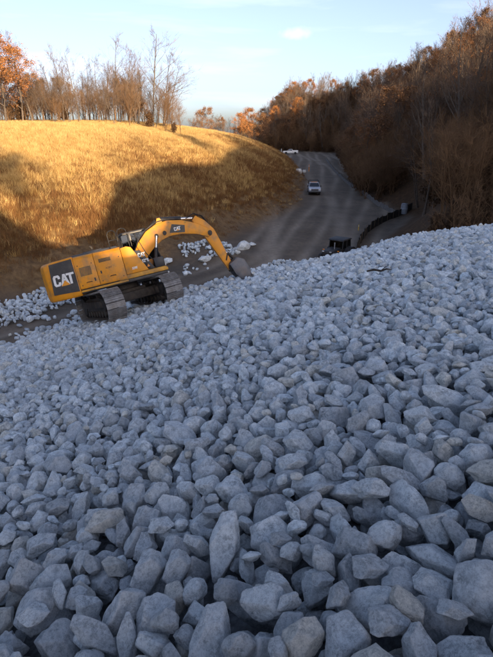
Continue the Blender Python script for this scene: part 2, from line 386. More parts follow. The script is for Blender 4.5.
def rock_mat(per_object):
    m = bpy.data.materials.new('limestone_single' if per_object else 'limestone_mass'); m.use_nodes = True; n = m.node_tree; b = n.nodes['Principled BSDF']
    b.inputs['Roughness'].default_value = 0.88; b.inputs['Specular IOR Level'].default_value = 0.25
    t = n.nodes.new('ShaderNodeTexCoord')
    src = t.outputs['Object']
    a = n.nodes.new('ShaderNodeAttribute'); a.attribute_name = 'tint'
    a.attribute_type = 'OBJECT' if per_object else 'GEOMETRY'
    vm = n.nodes.new('ShaderNodeVectorMath'); vm.operation = 'ADD'
    cx_ = n.nodes.new('ShaderNodeVectorMath'); cx_.operation = 'SCALE'; cx_.inputs['Scale'].default_value = 37.0
    n.links.new(a.outputs['Color'], cx_.inputs[0]); n.links.new(src, vm.inputs[0]); n.links.new(cx_.outputs[0], vm.inputs[1])
    k = 1.0 if not per_object else 0.2                # single rocks carry their size in the object scale
    def nz_(s, d, r, dist=0):
        z = n.nodes.new('ShaderNodeTexNoise'); z.inputs['Scale'].default_value = s * k; z.inputs['Detail'].default_value = d
        z.inputs['Roughness'].default_value = r; z.inputs['Distortion'].default_value = dist
        n.links.new(vm.outputs[0], z.inputs['Vector']); return z.outputs['Fac']
    def ramp(srcs, stops):
        c = n.nodes.new('ShaderNodeValToRGB'); e = c.color_ramp.elements
        while len(e) < len(stops): e.new(0.5)
        for q, (p, col) in zip(e, stops): q.position = p; q.color = tuple(col) + (1,)
        n.links.new(srcs, c.inputs['Fac']); return c.outputs['Color']
    big, mid, fine = nz_(6, 6, .65, .3), nz_(14, 12, .8, .25), nz_(80, 8, .75)
    base = ramp(big, [(.30, (.24, .28, .31)), (.5, (.44, .505, .55)), (.70, (.61, .685, .735))])
    dust = ramp(mid, [(.46, (0, 0, 0)), (.51, (.35,) * 3), (.57, (.9,) * 3)])
    scuff = ramp(nz_(30, 15, .85), [(.49, (0,) * 3), (.52, (.6,) * 3), (.60, (.75,) * 3)])
    xs = n.nodes.new('ShaderNodeMix'); xs.data_type = 'RGBA'; xs.inputs['B'].default_value = (.77, .84, .88, 1)
    n.links.new(scuff, xs.inputs['Factor']); n.links.new(base, xs.inputs['A']); base = xs.outputs['Result']
    x = n.nodes.new('ShaderNodeMix'); x.data_type = 'RGBA'; x.inputs['B'].default_value = (.79, .86, .90, 1)
    n.links.new(dust, x.inputs['Factor']); n.links.new(base, x.inputs['A'])
    pit = ramp(fine, [(.36, (.68,) * 3), (.5, (1,) * 3)])
    stain = ramp(nz_(3.2, 7, .7, .4), [(.56, (0,) * 3), (.70, (.18,) * 3)])
    xt = n.nodes.new('ShaderNodeMix'); xt.data_type = 'RGBA'; xt.inputs['B'].default_value = (.36, .31, .25, 1)
    n.links.new(stain, xt.inputs['Factor']); n.links.new(x.outputs['Result'], xt.inputs['A'])
    x2 = n.nodes.new('ShaderNodeMix'); x2.data_type = 'RGBA'; x2.blend_type = 'MULTIPLY'; x2.inputs['Factor'].default_value = .8
    n.links.new(xt.outputs['Result'], x2.inputs['A']); n.links.new(pit, x2.inputs['B'])
    x3 = n.nodes.new('ShaderNodeMix'); x3.data_type = 'RGBA'; x3.blend_type = 'MULTIPLY'; x3.inputs['Factor'].default_value = 1
    n.links.new(x2.outputs['Result'], x3.inputs['A']); n.links.new(a.outputs['Color'], x3.inputs['B'])
    gm = n.nodes.new('ShaderNodeNewGeometry'); edge = ramp(gm.outputs['Pointiness'], [(.49, (0,) * 3), (.56, (.55,) * 3)])   # worn, dusty arrises
    em = n.nodes.new('ShaderNodeMath'); em.operation = 'MULTIPLY'; n.links.new(edge, em.inputs[0]); n.links.new(mid, em.inputs[1])
    x4 = n.nodes.new('ShaderNodeMix'); x4.data_type = 'RGBA'; x4.inputs['B'].default_value = (.78, .78, .78, 1)
    n.links.new(em.outputs[0], x4.inputs['Factor']); n.links.new(x3.outputs['Result'], x4.inputs['A'])
    n.links.new(x4.outputs['Result'] if per_object else x3.outputs['Result'], b.inputs['Base Color'])
    ad = n.nodes.new('ShaderNodeMath'); ad.operation = 'MULTIPLY_ADD'; ad.inputs[1].default_value = .35
    n.links.new(fine, ad.inputs[0]); n.links.new(mid, ad.inputs[2])
    bp = n.nodes.new('ShaderNodeBump'); bp.inputs['Strength'].default_value = 1.0; bp.inputs['Distance'].default_value = 0.024
    n.links.new(ad.outputs[0], bp.inputs['Height']); n.links.new(bp.outputs['Normal'], b.inputs['Normal'])
    return m
ROCK1, ROCKN = rock_mat(True), rock_mat(False)

GM = 20; POSES = []                                   # rotated rocks with the height maps of their top and underside
for k in range(len(SHAPES)):
    for j in range(5):
        a = rng.normal(size=3) * (0.55 if SHAPES[k][0] in ('flat slab-like', 'long') else 1.4)
        M3 = np.array((Matrix.Rotation(rng.uniform(0, 6.283), 3, 'Z') @ Matrix.Rotation(a[0], 3, 'X') @ Matrix.Rotation(a[1], 3, 'Y')))
        v = RV[5][k] @ M3.T; rm = np.abs(v[:, :2]).max() * 1.001
        ii = np.floor((v[:, 0] + rm) / (2 * rm) * GM).astype(int).clip(0, GM - 1); jj = np.floor((v[:, 1] + rm) / (2 * rm) * GM).astype(int).clip(0, GM - 1)
        top = np.full((GM, GM), -9.0); bot = np.full((GM, GM), 9.0)
        np.maximum.at(top, (jj, ii), v[:, 2]); np.minimum.at(bot, (jj, ii), v[:, 2])
        POSES.append((k, M3, rm, top, bot))

ROCKS = []                                            # x, y, z, size, pose, shown area
LAST = {}
def refill(x, y):
    x0, y0, c, H = LAST['h']; return H[((y - y0) / c).astype(int).clip(0, H.shape[0] - 1), ((x - x0) / c).astype(int).clip(0, H.shape[1] - 1)]
def pour(x0, x1, y0, y1, cell, count, size, inside, cand, base, lid):
    nxh, nyh = int((x1 - x0) / cell), int((y1 - y0) / cell)
    cx_, cy_ = x0 + (np.arange(nxh) + .5) * cell, y0 + (np.arange(nyh) + .5) * cell
    XX, YY = np.meshgrid(cx_, cy_); H = base(XX, YY); ground = H.copy(); owner = np.full(H.shape, -1); mine = []
    for i in range(count):
        for _ in range(30):
            x, y = rng.uniform(x0, x1), rng.uniform(y0, y1)
            if inside(x, y): break
        else: continue
        s = size(x, y); p = rng.integers(len(POSES)); k, M3, rm, top, bot = POSES[p]
        n = max(2, int(round(2 * rm * s / cell))); ix = ((np.arange(n) + .5) / n * GM).astype(int); g = np.ix_(ix, ix)
        T, B = top[g] * s, bot[g] * s; ok = T > -8 * s
        if not ok.any(): continue
        Bk = np.where(ok, B, 99.0); best = None
        for c in range(cand):
            xx, yy = (x, y) if c == 0 else (x + rng.normal() * s * .9, y + rng.normal() * s * .9)
            a, b = int((xx - x0) / cell - n / 2), int((yy - y0) / cell - n / 2)
            if a < 0 or b < 0 or a + n > nxh or b + n > nyh: continue
            d = (H[b:b + n, a:a + n] - Bk).ravel(); q = max(0, len(d) - 1 - int(ok.sum() * .10))
            h = np.partition(d, q)[q]
            low = h - H[b + n // 2, a + n // 2] * 0.35 - plane0(xx, yy) * .65
            if best is None or low < best[0]: best = (low, h, a, b)
        if best is None: continue
        _, h, a, b = best
        if base is not base_fn:
            w = int(.09 / cell); nb = H[max(0, b - w):b + n + w, max(0, a - w):a + n + w]
            if h + T[ok].max() > nb.mean() + .004: continue
        if h + T[ok].mean() > lid + (plane0(x0 + (a + n / 2) * cell, y0 + (b + n / 2) * cell) - .3 if base is not base_fn else 0) + (0 if base is not base_fn else 1) * ground[b + n // 2, a + n // 2]: continue
        pt = H[b:b + n, a:a + n]; new = np.where(ok, h + T, -99); up = new > pt
        pt[up] = new[up]; owner[b:b + n, a:a + n][up] = len(ROCKS) + len(mine)
        mine.append([x0 + (a + n / 2) * cell, y0 + (b + n / 2) * cell, float(h), s, p, 0.0])
    cnt = np.bincount(owner[owner >= 0] - len(ROCKS), minlength=len(mine)) if len(mine) else []
    for r_, c in zip(mine, cnt): r_[5] = c * cell * cell
    ROCKS.extend([r_ for r_ in mine]); LAST['h'] = (x0, y0, cell, H)
def plane0(x, y): return -1.55 + (0.30 * x if x < 0 else 0.2 * x) - 0.2 * y
def base_fn(x, y): return terrain(x, y) + 0.0
def sz_near(x, y): return float(np.clip(rng.lognormal(math.log(.075), .34), .042, .145))
def sz_mid(x, y): return float(np.clip(rng.lognormal(math.log(.108), .32), .06, .20))
def sz_far(x, y): return float(np.clip(rng.lognormal(math.log(.150), .32), .085, .28))
def cone(x, y, m): return abs(x) < 0.56 * y + m
def on_bank(x, y):
    return plane_f(x, y) > float(floor_z(y)) - 0.15
def plane_f(x, y): return float(plane_z(np.array([x]), np.array([y]))[0])
pour(-6.5, 6.5, 0.1, 8.5, .022, 9000, sz_near, lambda x, y: cone(x, y, 1.7), 9, base_fn, .31)
pour(-4.6, 4.6, 0.1, 6.0, .012, 1500, lambda x, y: rng.uniform(.028, .058), lambda x, y: cone(x, y, 1.2), 7, lambda x, y: refill(x, y), .24)
N_NEAR = len(ROCKS)
pour(-12, 13, 8.2, 19.5, .05, 9000, sz_mid, lambda x, y: cone(x, y, 2.0), 6, base_fn, .30)
N_MID = len(ROCKS)
def far_ok(x, y):
    if not cone(x, y, 3.0): return False
    pz, fz_ = plane_f(x, y), float(floor_z(y))
    if pz > fz_ + 0.05: return True
    d = -(x + 12.7) * .86 + (y - 23.8) * .51              # the bare wheel track in front of the hill
    if x < -3 and 1.2 < d < 4.6 and y < 36: return True
    if x < -3 and -1.3 < d <= 1.2: return rng.random() < .05
    if (x + 3.2) ** 2 / 6 + (y - 41.3) ** 2 / 3 < 1: return rng.random() < .95
    return pz > fz_ - 0.5
pour(-22, 26, 19.2, 46, .085, 13000, sz_far, far_ok, 3, base_fn, .36)

f_in = []
for i, r_ in enumerate(ROCKS):
    u, v_, d = px_of(r_[0], r_[1], r_[2]); vis = r_[5] / (math.pi * r_[3] ** 2 * .8)
    r_.append(r_[5] * (FPX / d) ** 2 if (-15 < u < 508 and v_ < 672 and vis > .25) else 0.0); r_.append(vis)
order = sorted(range(len(ROCKS)), key=lambda i: -ROCKS[i][6])
single = set(order[:300])
TONES = [('pale grey', (1.10, 1.10, 1.10)), ('mid grey', (.93, .93, .94)), ('dark grey', (.74, .745, .76)), ('buff grey', (1.05, .97, .87))]
def tone(): return TONES[rng.choice(4, p=[.36, .36, .16, .12])]
rock_meshes = []
for k in range(len(SHAPES)):
    rock_meshes.append(np_mesh('boulder', RV[5][k], ICO[5][1], ROCK1, True))
for i in order[:300]:
    x, y, z, s, p, _, _, _ = ROCKS[i]; k, M3 = POSES[p][0], POSES[p][1]
    o = bpy.data.objects.new('boulder', rock_meshes[k])
    m4 = Matrix(M3.tolist()).to_4x4() * 1.0
    o.matrix_world = Matrix.Translation((x, y, z)) @ m4 @ Matrix.Scale(s, 4)
    tn = tone(); j = rng.uniform(.93, 1.07); o['tint'] = tuple(c * j for c in tn[1])
    size = 'very large' if s > .15 else 'large' if s > .115 else 'medium-sized' if s > .085 else 'small'
    tag(o, f'{size} {SHAPES[k][0]} {tn[0]} limestone boulder lying in the riprap slope', 'boulder', 'boulders in the foreground of the riprap slope')
    link(o)
rest = [i for i in range(len(ROCKS)) if i not in single and ROCKS[i][7] > .04]
vs, fs, ts, off = [], [], [], 0
for i in rest:
    x, y, z, s, p = ROCKS[i][:5]; k, M3 = POSES[p][0], POSES[p][1]; sub = 3 if y < 5.5 and s > .055 else 2
    v = RV[sub][k] @ M3.T * s + (x, y, z); vs.append(v); fs.append(ICO[sub][1] + off); off += len(v)
    c = np.array(tone()[1]) * rng.uniform(.9, 1.1); ts.append(np.repeat([[*c, 1.0]], len(v), 0))
me = np_mesh('riprap', np.concatenate(vs), np.concatenate(fs), ROCKN, True, {'tint': ('FLOAT_COLOR', np.concatenate(ts))})
me.set_sharp_from_angle(angle=R(21))
tag(link(bpy.data.objects.new('riprap', me)), 'slope of grey limestone riprap running down to the valley floor', 'riprap', None, 'stuff')
print('ROCKS', len(ROCKS), 'mass', len(rest), 'tris', sum(len(f) for f in fs))

# ------------------------------------------------------------------ dry grass on the hill (stuff)
HIDDEN = bpy.data.collections.new('tuft_sources')     # never linked to the scene: only fed to the grass scatter
def grass_material(name, c0, c1):
    m = bpy.data.materials.new(name); m.use_nodes = True; n = m.node_tree; b = n.nodes['Principled BSDF']
    b.inputs['Roughness'].default_value = .75; b.inputs['Specular IOR Level'].default_value = .25
    oi = n.nodes.new('ShaderNodeObjectInfo'); c = n.nodes.new('ShaderNodeValToRGB')
    c.color_ramp.elements[0].color = c0 + (1,); c.color_ramp.elements[1].color = c1 + (1,)
    n.links.new(oi.outputs['Random'], c.inputs['Fac']); n.links.new(c.outputs['Color'], b.inputs['Base Color'])
    tr = n.nodes.new('ShaderNodeBsdfTranslucent'); n.links.new(c.outputs['Color'], tr.inputs['Color'])
    mx_ = n.nodes.new('ShaderNodeMixShader'); mx_.inputs['Fac'].default_value = .3
    o = n.nodes['Material Output']; n.links.new(b.outputs[0], mx_.inputs[1]); n.links.new(tr.outputs[0], mx_.inputs[2]); n.links.new(mx_.outputs[0], o.inputs['Surface'])
    return m
GRASS = grass_material('dry_grass_blades', (.40, .245, .08), (.74, .52, .22))
RUSSET_SHADE = grass_material('russet_shade_grass_blades', (.15, .07, .026), (.32, .165, .058))  # russet grass, its dark tone also carrying the lower hill's shade
BRUSHW = grass_material('sapling_twigs', (.13, .075, .04), (.25, .15, .08))
BRUSH = grass_material('brush_twigs', (.075, .045, .026), (.15, .085, .042))
def tuft(seed, n, h, spread, lean, w):
    r_ = random.Random(seed); v, f = [], []
    for i in range(n):
        a = r_.uniform(0, 6.283); q = spread * math.sqrt(r_.random()); x, y = q * math.cos(a), q * math.sin(a)
        H = h * r_.uniform(.55, 1.1); d = r_.uniform(0, 6.283); l = lean * r_.uniform(.2, 1.2) * H
        t = r_.uniform(0, 6.283); wx, wy = w * math.cos(t), w * math.sin(t); k = len(v)
        for u, ww in ((0, 1), (.55, .8), (1, .12)):
            bx_, by_ = x + math.cos(d) * l * u * u, y + math.sin(d) * l * u * u; z = H * u * (1 - .12 * u)
            v += [(bx_ - wx * ww, by_ - wy * ww, z), (bx_ + wx * ww, by_ + wy * ww, z)]
        f += [(k, k + 1, k + 3, k + 2), (k + 2, k + 3, k + 5, k + 4)]
    return np_mesh('tuft', np.array(v), np.array(f), None, False)
def scatter(name, label, cat, meshes, mtl, P, scl, rot, idx):
    col = bpy.data.collections.new(name + '_sources')
    for i, me in enumerate(meshes):
        mm = mtl[i] if isinstance(mtl, list) else mtl
        mm and me.materials.append(mm); o = bpy.data.objects.new('tuft_%02d' % i, me); col.objects.link(o)
    me = bpy.data.meshes.new(name); me.vertices.add(len(P)); me.vertices.foreach_set('co', P.astype(np.float32).ravel())
    a = me.attributes.new('scl', 'FLOAT_VECTOR', 'POINT'); a.data.foreach_set('vector', scl.astype(np.float32).ravel())
    a = me.attributes.new('rot', 'FLOAT_VECTOR', 'POINT'); a.data.foreach_set('vector', rot.astype(np.float32).ravel())
    a = me.attributes.new('idx', 'INT', 'POINT'); a.data.foreach_set('value', idx.astype(np.int32))
    mm and me.materials.append(mm); o = bpy.data.objects.new(name, me); link(o)
    g = bpy.data.node_groups.new(name, 'GeometryNodeTree')
    g.interface.new_socket('Geometry', in_out='INPUT', socket_type='NodeSocketGeometry'); g.interface.new_socket('Geometry', in_out='OUTPUT', socket_type='NodeSocketGeometry')
    N = g.nodes; gi, go = N.new('NodeGroupInput'), N.new('NodeGroupOutput'); ip = N.new('GeometryNodeInstanceOnPoints'); ci = N.new('GeometryNodeCollectionInfo')
    ci.inputs['Collection'].default_value = col; ci.inputs['Separate Children'].default_value = True; ci.inputs['Reset Children'].default_value = True
    ip.inputs['Pick Instance'].default_value = True
    def na(nm, t):
        q = N.new('GeometryNodeInputNamedAttribute'); q.data_type = t; q.inputs['Name'].default_value = nm; return q.outputs['Attribute']
    g.links.new(gi.outputs[0], ip.inputs['Points']); g.links.new(ci.outputs[0], ip.inputs['Instance'])
    g.links.new(na('scl', 'FLOAT_VECTOR'), ip.inputs['Scale']); g.links.new(na('idx', 'INT'), ip.inputs['Instance Index'])
    er = N.new('FunctionNodeEulerToRotation'); g.links.new(na('rot', 'FLOAT_VECTOR'), er.inputs[0]); g.links.new(er.outputs[0], ip.inputs['Rotation'])
    g.links.new(ip.outputs[0], go.inputs[0])
    md = o.modifiers.new('scatter', 'NODES'); md.node_group = g
    return tag(o, label, cat, None, 'stuff')
def hill_points(n, x0, x1, y0, y1, keep):
    x, y = rng.uniform(x0, x1, n), rng.uniform(y0, y1, n); k = keep(x, y, sdist(x, y, LTOE)); x, y = x[k], y[k]
    return np.stack([x, y, terrain(x, y, False) - .03], -1)
def in_cone(x, y, m=6): return (np.abs(x) < 0.5 * y + m) & (y > 15)
def gkeep(x, y, d):
    p = np.clip(.15 + .85 * sstep((d - 1.0 + 3.0 * vnoise(x, y, 3, 21)) / 3.5), 0, 1) * np.clip(1.15 - .55 * sstep((y - 60) / 80), 0, 1)
    p = p * np.clip(.75 + 1.7 * vnoise(x, y, 4, 22), .08, 1)
    return (d > .3) & (d < 62) & in_cone(x, y) & (rng.random(len(x)) < p)
Pg = hill_points(260000, -75, 14, 18, 205, gkeep)
n = len(Pg); gs = rng.uniform(.65, 1.25, n) * (1 + .5 * vnoise(Pg[:, 0], Pg[:, 1], 6, 23))
low = .45 + .55 * sstep(sdist(Pg[:, 0], Pg[:, 1], LTOE) / 5)
scl = np.stack([gs, gs, gs * low], -1); rot = np.stack([rng.normal(0, .07, n), rng.normal(0, .07, n), rng.uniform(0, 6.28, n)], -1)
scatter('dry_grass', 'tall dry golden grass covering the hill', 'grass', [tuft(i, 22, .62, .42, .45, .014) for i in range(6)] + [tuft(70 + i, 5, 1.35, .3, .2, .012) for i in range(2)], [GRASS] * 4 + [RUSSET_SHADE] * 4, Pg, scl, rot,
        np.where(rng.random(n) < np.clip(1.15 - sdist(Pg[:, 0], Pg[:, 1], LTOE) / 17 + 1.3 * vnoise(Pg[:, 0], Pg[:, 1], 7, 41), .02, .9), np.where(rng.random(n) < .12, rng.integers(6, 8, n), rng.integers(4, 6, n)), rng.integers(0, 4, n)))  # dark russet tufts thicken downhill, deepening the hill's shade by colour
print('GRASS', n)

# ------------------------------------------------------------------ trees
def branch_tree(seed, H, style):
    """returns (wood verts, faces), (twig verts, faces), (leaf verts, faces)"""
    r_ = random.Random(seed); wood = MB(); tw = MB(); tips = []
    def rv(): return Vector((r_.gauss(0, 1), r_.gauss(0, 1), r_.gauss(0, 1)))
    def grow(p, d, L, rad, lev, nseg, wander, up):
        pts = [p.copy()]; rads = [rad]; d = d.normalized()
        for i in range(nseg):
            d = (d + rv() * wander + Vector((0, 0, up))).normalized()
            p = p + d * (L / nseg); pts.append(p.copy()); rads.append(rad * (1 - .82 * (i + 1) / nseg))
        return pts, rads
    def ribbon(pts, w):
        k = len(tw.v); s = rv().normalized()
        for i, q in enumerate(pts):
            ww = w * (1 - .75 * i / (len(pts) - 1)); tw.v += [tuple(q - s * ww), tuple(q + s * ww)]
        for i in range(len(pts) - 1): tw.f.append((k + 2 * i, k + 2 * i + 1, k + 2 * i + 3, k + 2 * i + 2))
    def side(d, ang):
        a = d.cross(rv()).normalized(); return (d * math.cos(ang) + a * math.sin(ang)).normalized()
    st = dict(tall=(15, .36, .55, .035, .10), spread=(17, .24, .85, .06, .05), oak=(15, .22, .95, .06, .02), scrub=(12, .10, .7, .08, .06))[style]
    nl, h0, ang, wan, up = st
    trunks = 1 if style in ('tall', 'oak') else r_.choice((1, 2)) if style == 'spread' else 3
    for tk in range(trunks):
        lean = Vector((r_.gauss(0, .06), r_.gauss(0, .06), 1)) if trunks == 1 else Vector((r_.gauss(0, .22), r_.gauss(0, .22), 1))
        R0 = H * .0125 * (1.25 if style == 'oak' else 1) / (1 if trunks == 1 else 1.3)
        pts, rads = grow(Vector((0, 0, -.15)), lean, H * (1 if tk == 0 else r_.uniform(.75, .95)), R0, 0, 9, .05, .06)
        rads[0] *= 1.5; wood.tube(pts, rads, 6)
        for i in range(nl):
            u = h0 + (1 - h0) * (i + r_.random()) / nl; f = u * 9; k = min(int(f), 8); p = pts[k].lerp(pts[k + 1], f - k); d0 = (pts[k + 1] - pts[k]).normalized()
            L = H * (.42 * (1 - u) + .10) * r_.uniform(.7, 1.15) * (1.15 if style in ('spread', 'oak') else 1)
            lp, lr = grow(p, side(d0, ang * r_.uniform(.7, 1.2)), L, max(.012, R0 * (1 - .85 * u) * .55), 1, 5, wan * 1.6, up)
            wood.tube(lp, lr, 4, False)
            for j in range(r_.randint(6, 8)):
                g_ = r_.uniform(.2, 1) * 5; k2 = min(int(g_), 4); q = lp[k2].lerp(lp[k2 + 1], g_ - k2); dq = (lp[k2 + 1] - lp[k2]).normalized()
                bl = L * r_.uniform(.25, .5) + .25
                bp_, _ = grow(q, side(dq, r_.uniform(.4, .9)), bl, .02, 2, 3, .10, up * 1.3)
                ribbon(bp_, H * .0013)
                for m_ in range(r_.randint(8, 10) if style != 'oak' else 6):
                    e = r_.uniform(.15, 1) * 3; k3 = min(int(e), 2); t = bp_[k3].lerp(bp_[k3 + 1], e - k3); dt = (bp_[k3 + 1] - bp_[k3]).normalized()
                    tp, _ = grow(t, side(dt, r_.uniform(.3, .9)), bl * r_.uniform(.25, .6), .01, 3, 2, .14, up)
                    ribbon(tp, H * .00095); tips += tp[1:]
    lv, lf = [], []
    if style in ('oak', 'scrub'):
        for t in tips:
            if style == 'scrub' and r_.random() < .55: continue
            for _ in range(6 if style == 'oak' else 2):
                c = t + rv() * (.22 if style == 'oak' else .1); a = rv().normalized() * r_.uniform(.05, .095); b = a.cross(rv()).normalized() * r_.uniform(.04, .07)
                k = len(lv); lv += [tuple(c - a - b), tuple(c + a - b * .6), tuple(c + a * .9 + b), tuple(c - a * .8 + b)]; lf.append((k, k + 1, k + 2, k + 3))
    return wood, tw, lv, lf
BARK = mat('bark', (.10, .076, .058), .9, var=.35, scale=5, bump=.4, randobj=.25)
PALE = mat('pale_bark', (.13, .108, .088), .85, var=.3, scale=5, bump=.3, randobj=.2)
TWIG = mat('twigs', (.125, .085, .058), .9, var=.2, scale=1, randobj=.25)
LEAF = mat('russet_leaves', (.26, .105, .028), .75, var=.45, scale=1.3, randobj=.3)
LEAFD = mat('brown_leaves', (.16, .078, .032), .8, var=.4, scale=1.3, randobj=.3)
KINDS = []
for i, (H, style, bk, lm, word) in enumerate([(15, 'tall', BARK, None, 'tall slim bare'), (16, 'tall', PALE, None, 'pale-barked bare'), (13, 'spread', BARK, None, 'wide-branching bare'),
        (14, 'spread', PALE, None, 'forked pale bare'), (14, 'tall', BARK, None, 'narrow grey bare'), (13, 'oak', BARK, LEAF, 'russet-leaved'), (12, 'oak', BARK, LEAFD, 'brown-leaved'),
        (6.5, 'scrub', BARK, LEAFD, 'low brushy brown')]):
    wd, tw, lv, lf = branch_tree(50 + i, H, style)
    tm = wd.mesh('trunk', bk, 0, True); cm = np_mesh('crown', np.array(tw.v), np.array(tw.f), TWIG)
    fm = np_mesh('foliage', np.array(lv), np.array(lf), lm) if lv else None
    KINDS.append((H, tm, cm, fm, word))
def tree(x, y, kind, h, label, group, name='bare_tree', rz=None, lean=0.0):
    H, tm, cm, fm, w = KINDS[kind]; t = empty(name); s = h / H
    t.matrix_world = Matrix.Translation((x, y, tz(x, y) - .05)) @ Matrix.Rotation(lean, 4, 'Y') @ Matrix.Rotation(random.uniform(0, 6.28) if rz is None else rz, 4, 'Z') @ Matrix.Diagonal((s * random.uniform(.9, 1.12), s * random.uniform(.9, 1.12), s, 1))
    link(bpy.data.objects.new('trunk', tm), t); c = link(bpy.data.objects.new('crown', cm), t)
    if fm: link(bpy.data.objects.new('foliage', fm), c)
    tag(t, label, 'tree', group); return t
def hill_xy(px, y):                                   # a spot on the hill top along a column of the picture
    return (px - 246.5) / FPX * y / 1.07, y
LEFT = [  # picture column, distance, kind, height
    (-12, 74, 5, 13.5), (8, 78, 5, 15.5), (25, 84, 5, 14.0), (36, 92, 1, 17.5), (48, 96, 0, 13.5), (58, 90, 2, 12.5), (66, 94, 0, 15.0), (76, 100, 4, 13.5),
    (82, 96, 3, 15.5), (92, 104, 0, 14.0), (104, 99, 2, 14.0), (112, 106, 0, 13.5), (121, 100, 2, 18.5), (131, 104, 4, 14.0), (140, 106, 0, 13.0), (154, 101, 3, 21.0),
    (164, 106, 2, 17.5), (140, 104, 2, 17), (45, 88, 2, 9), (55, 100, 3, 11), (62, 104, 4, 11), (72, 92, 2, 9), (87, 108, 4, 12), (97, 96, 2, 10), (108, 108, 3, 12), (117, 94, 2, 9), (126, 109, 4, 13), (136, 98, 2, 11), (146, 110, 4, 14), (156, 96, 2, 10), (168, 108, 3, 12), (30, 102, 2, 12), (40, 106, 6, 11.0), (70, 108, 6, 10.5), (17, 96, 6, 12), (134, 112, 6, 8.5), (52, 112, 4, 12)]
for i, (u, y, k, h) in enumerate(LEFT):
    x, y = hill_xy(u, y)
    nm = 'leafy_tree' if k in (5, 6) else 'bare_tree'
    tree(x, y, k, h * .75, f'{KINDS[k][4]} tree on the crest of the golden grass hill', 'trees along the crest of the grass hill', nm, lean=R(-16) if i == 4 else 0)
for u, y, k, h in [(203, 250, 6, 17), (210, 262, 2, 14), (196, 240, 3, 14), (217, 270, 2, 11), (190, 255, 2, 12), (224, 330, 2, 12), (231, 350, 4, 11), (182, 262, 4, 12), (213, 290, 2, 12), (238, 340, 2, 10), (227, 300, 2, 9), (220, 310, 6, 10)]:
    x, y = hill_xy(u, y); tree(x, y, k, h, f'{KINDS[k][4]} tree in the far clump beyond the grass hill', 'trees of the far clump', 'leafy_tree' if k == 6 else 'bare_tree')
# the wood on the right bank
wood = []; tries = 0
while len(wood) < 262 and tries < 60000:
    tries += 1
    y = random.uniform(50, 300); x = random.uniform(-30, 95)
    dr = float(-sdist(np.array([x]), np.array([y]), RTOE)[0])
    if dr < 1.2 or dr > 52: continue
    u, v, d = px_of(x, y, tz(x, y) + 10)
    if u < 246 or u > 540 or (y < 78 and u < 426): continue
    if random.random() > (1.0 if dr < 14 else .75): continue
    if any((x - a) ** 2 + (y - b) ** 2 < (2.6 + .006 * y) ** 2 for a, b, *_ in wood): continue
    wood.append((x, y, dr, u))
for x, y, dr, u in wood:
    k = random.choices(range(8), [20, 10, 20, 10, 18, 5 + .25 * min(dr, 30), 7, 10])[0]
    h = random.uniform(11.5, 16) if k < 7 else random.uniform(4.5, 7.5)
    if dr < 4 and k < 7: h *= .75
    tree(x, y, k, h, f'{KINDS[k][4]} tree in the dark wood on the bank beside the road', 'trees of the wood beside the road', 'leafy_tree' if k in (5, 6) else 'bare_tree' if k < 7 else 'scrub_tree')
for u, y, k, h in [(241, 236, 5, 15), (249, 241, 5, 17), (258, 240, 6, 15), (237, 246, 6, 10)]:
    x, y = hill_xy(u, y); tree(x, y, k, h, f'{KINDS[k][4]} tree at the end of the wood where the road bends', 'trees at the end of the wood', 'leafy_tree')
# unseen ridge trees behind the viewpoint, added to throw evening shade over the slope
for i in range(34):
    a_ = random.uniform(-16, 8) if i < 15 else random.choice((random.uniform(-32, -4), random.uniform(10, 62), random.uniform(10, 62))); c_ = 60 + random.uniform(-5, 8); x = .906 * a_ + .423 * c_; y = .423 * a_ - .906 * c_
    k = random.choice((0, 2, 3, 4, 5, 6, 6)); tree(x, y, k, random.uniform(6, 10), f'{KINDS[k][4]} tree on the unseen ridge behind the riprap, added for shade', 'trees on the unseen ridge behind the riprap', 'leafy_tree' if k in (5, 6) else 'bare_tree')
# the rest of the wood, higher up and behind, reads as one mass
def whole(kind):
    H, tm, cm, fm, w = KINDS[kind]; vs, fs, mi, off = [], [], [], 0; ms = []
    for me in (tm, cm, fm):
        if me is None: continue
        me.calc_loop_triangles(); v = np.empty(len(me.vertices) * 3); me.vertices.foreach_get('co', v)
        t = np.empty(len(me.loop_triangles) * 3, dtype=np.int32); me.loop_triangles.foreach_get('vertices', t)
        vs.append(v.reshape(-1, 3)); fs.append(t.reshape(-1, 3) + off); off += len(me.vertices); mi.append(np.full(len(t) // 3, len(ms))); ms.append(me.materials[0])
    o = np_mesh('wood_tree', np.concatenate(vs), np.concatenate(fs)); [o.materials.append(m) for m in ms]
    o.polygons.foreach_set('material_index', np.concatenate(mi).astype(np.int32)); return o
x, y = rng.uniform(-60, 120, 2600), rng.uniform(-60, 330, 2600); dr = -sdist(x, y, RTOE)
gap = y < 25
k_ = (dr > 7) & (dr < 75) & (x < .55 * np.maximum(y, 0) + 70) & ~gap & (rng.random(2600) < .9) & ~((y > 190) & (x < 3))
k_ &= ~((y > 150) & (dr > 24)); k_ &= ~((y > 38) & (y < 100) & (dr > 19))
xl = np.array([hill_xy(u, v) for u, v in zip(rng.uniform(-20, 170, 60), rng.uniform(104, 150, 60))])
x, y = np.concatenate([x[k_], xl[:, 0]]), np.concatenate([y[k_], xl[:, 1]]); n = len(x); kk = rng.choice(7, n, p=[.21, .10, .22, .10, .18, .11, .08])
hs = rng.uniform(.75, 1.12, n); hs[-60:] *= .62; kk[-60:] = rng.choice([0, 2, 3, 4, 6], 60)
scatter('woodland', 'dense brown autumn wood covering the upper bank', 'wood', [whole(k) for k in range(7)], None, np.stack([x, y, terrain(x, y) - .1], -1),
        np.stack([hs, hs, hs], -1), np.stack([np.zeros(n), np.zeros(n), rng.uniform(0, 6.28, n)], -1), kk)
print('WOODLAND', n)
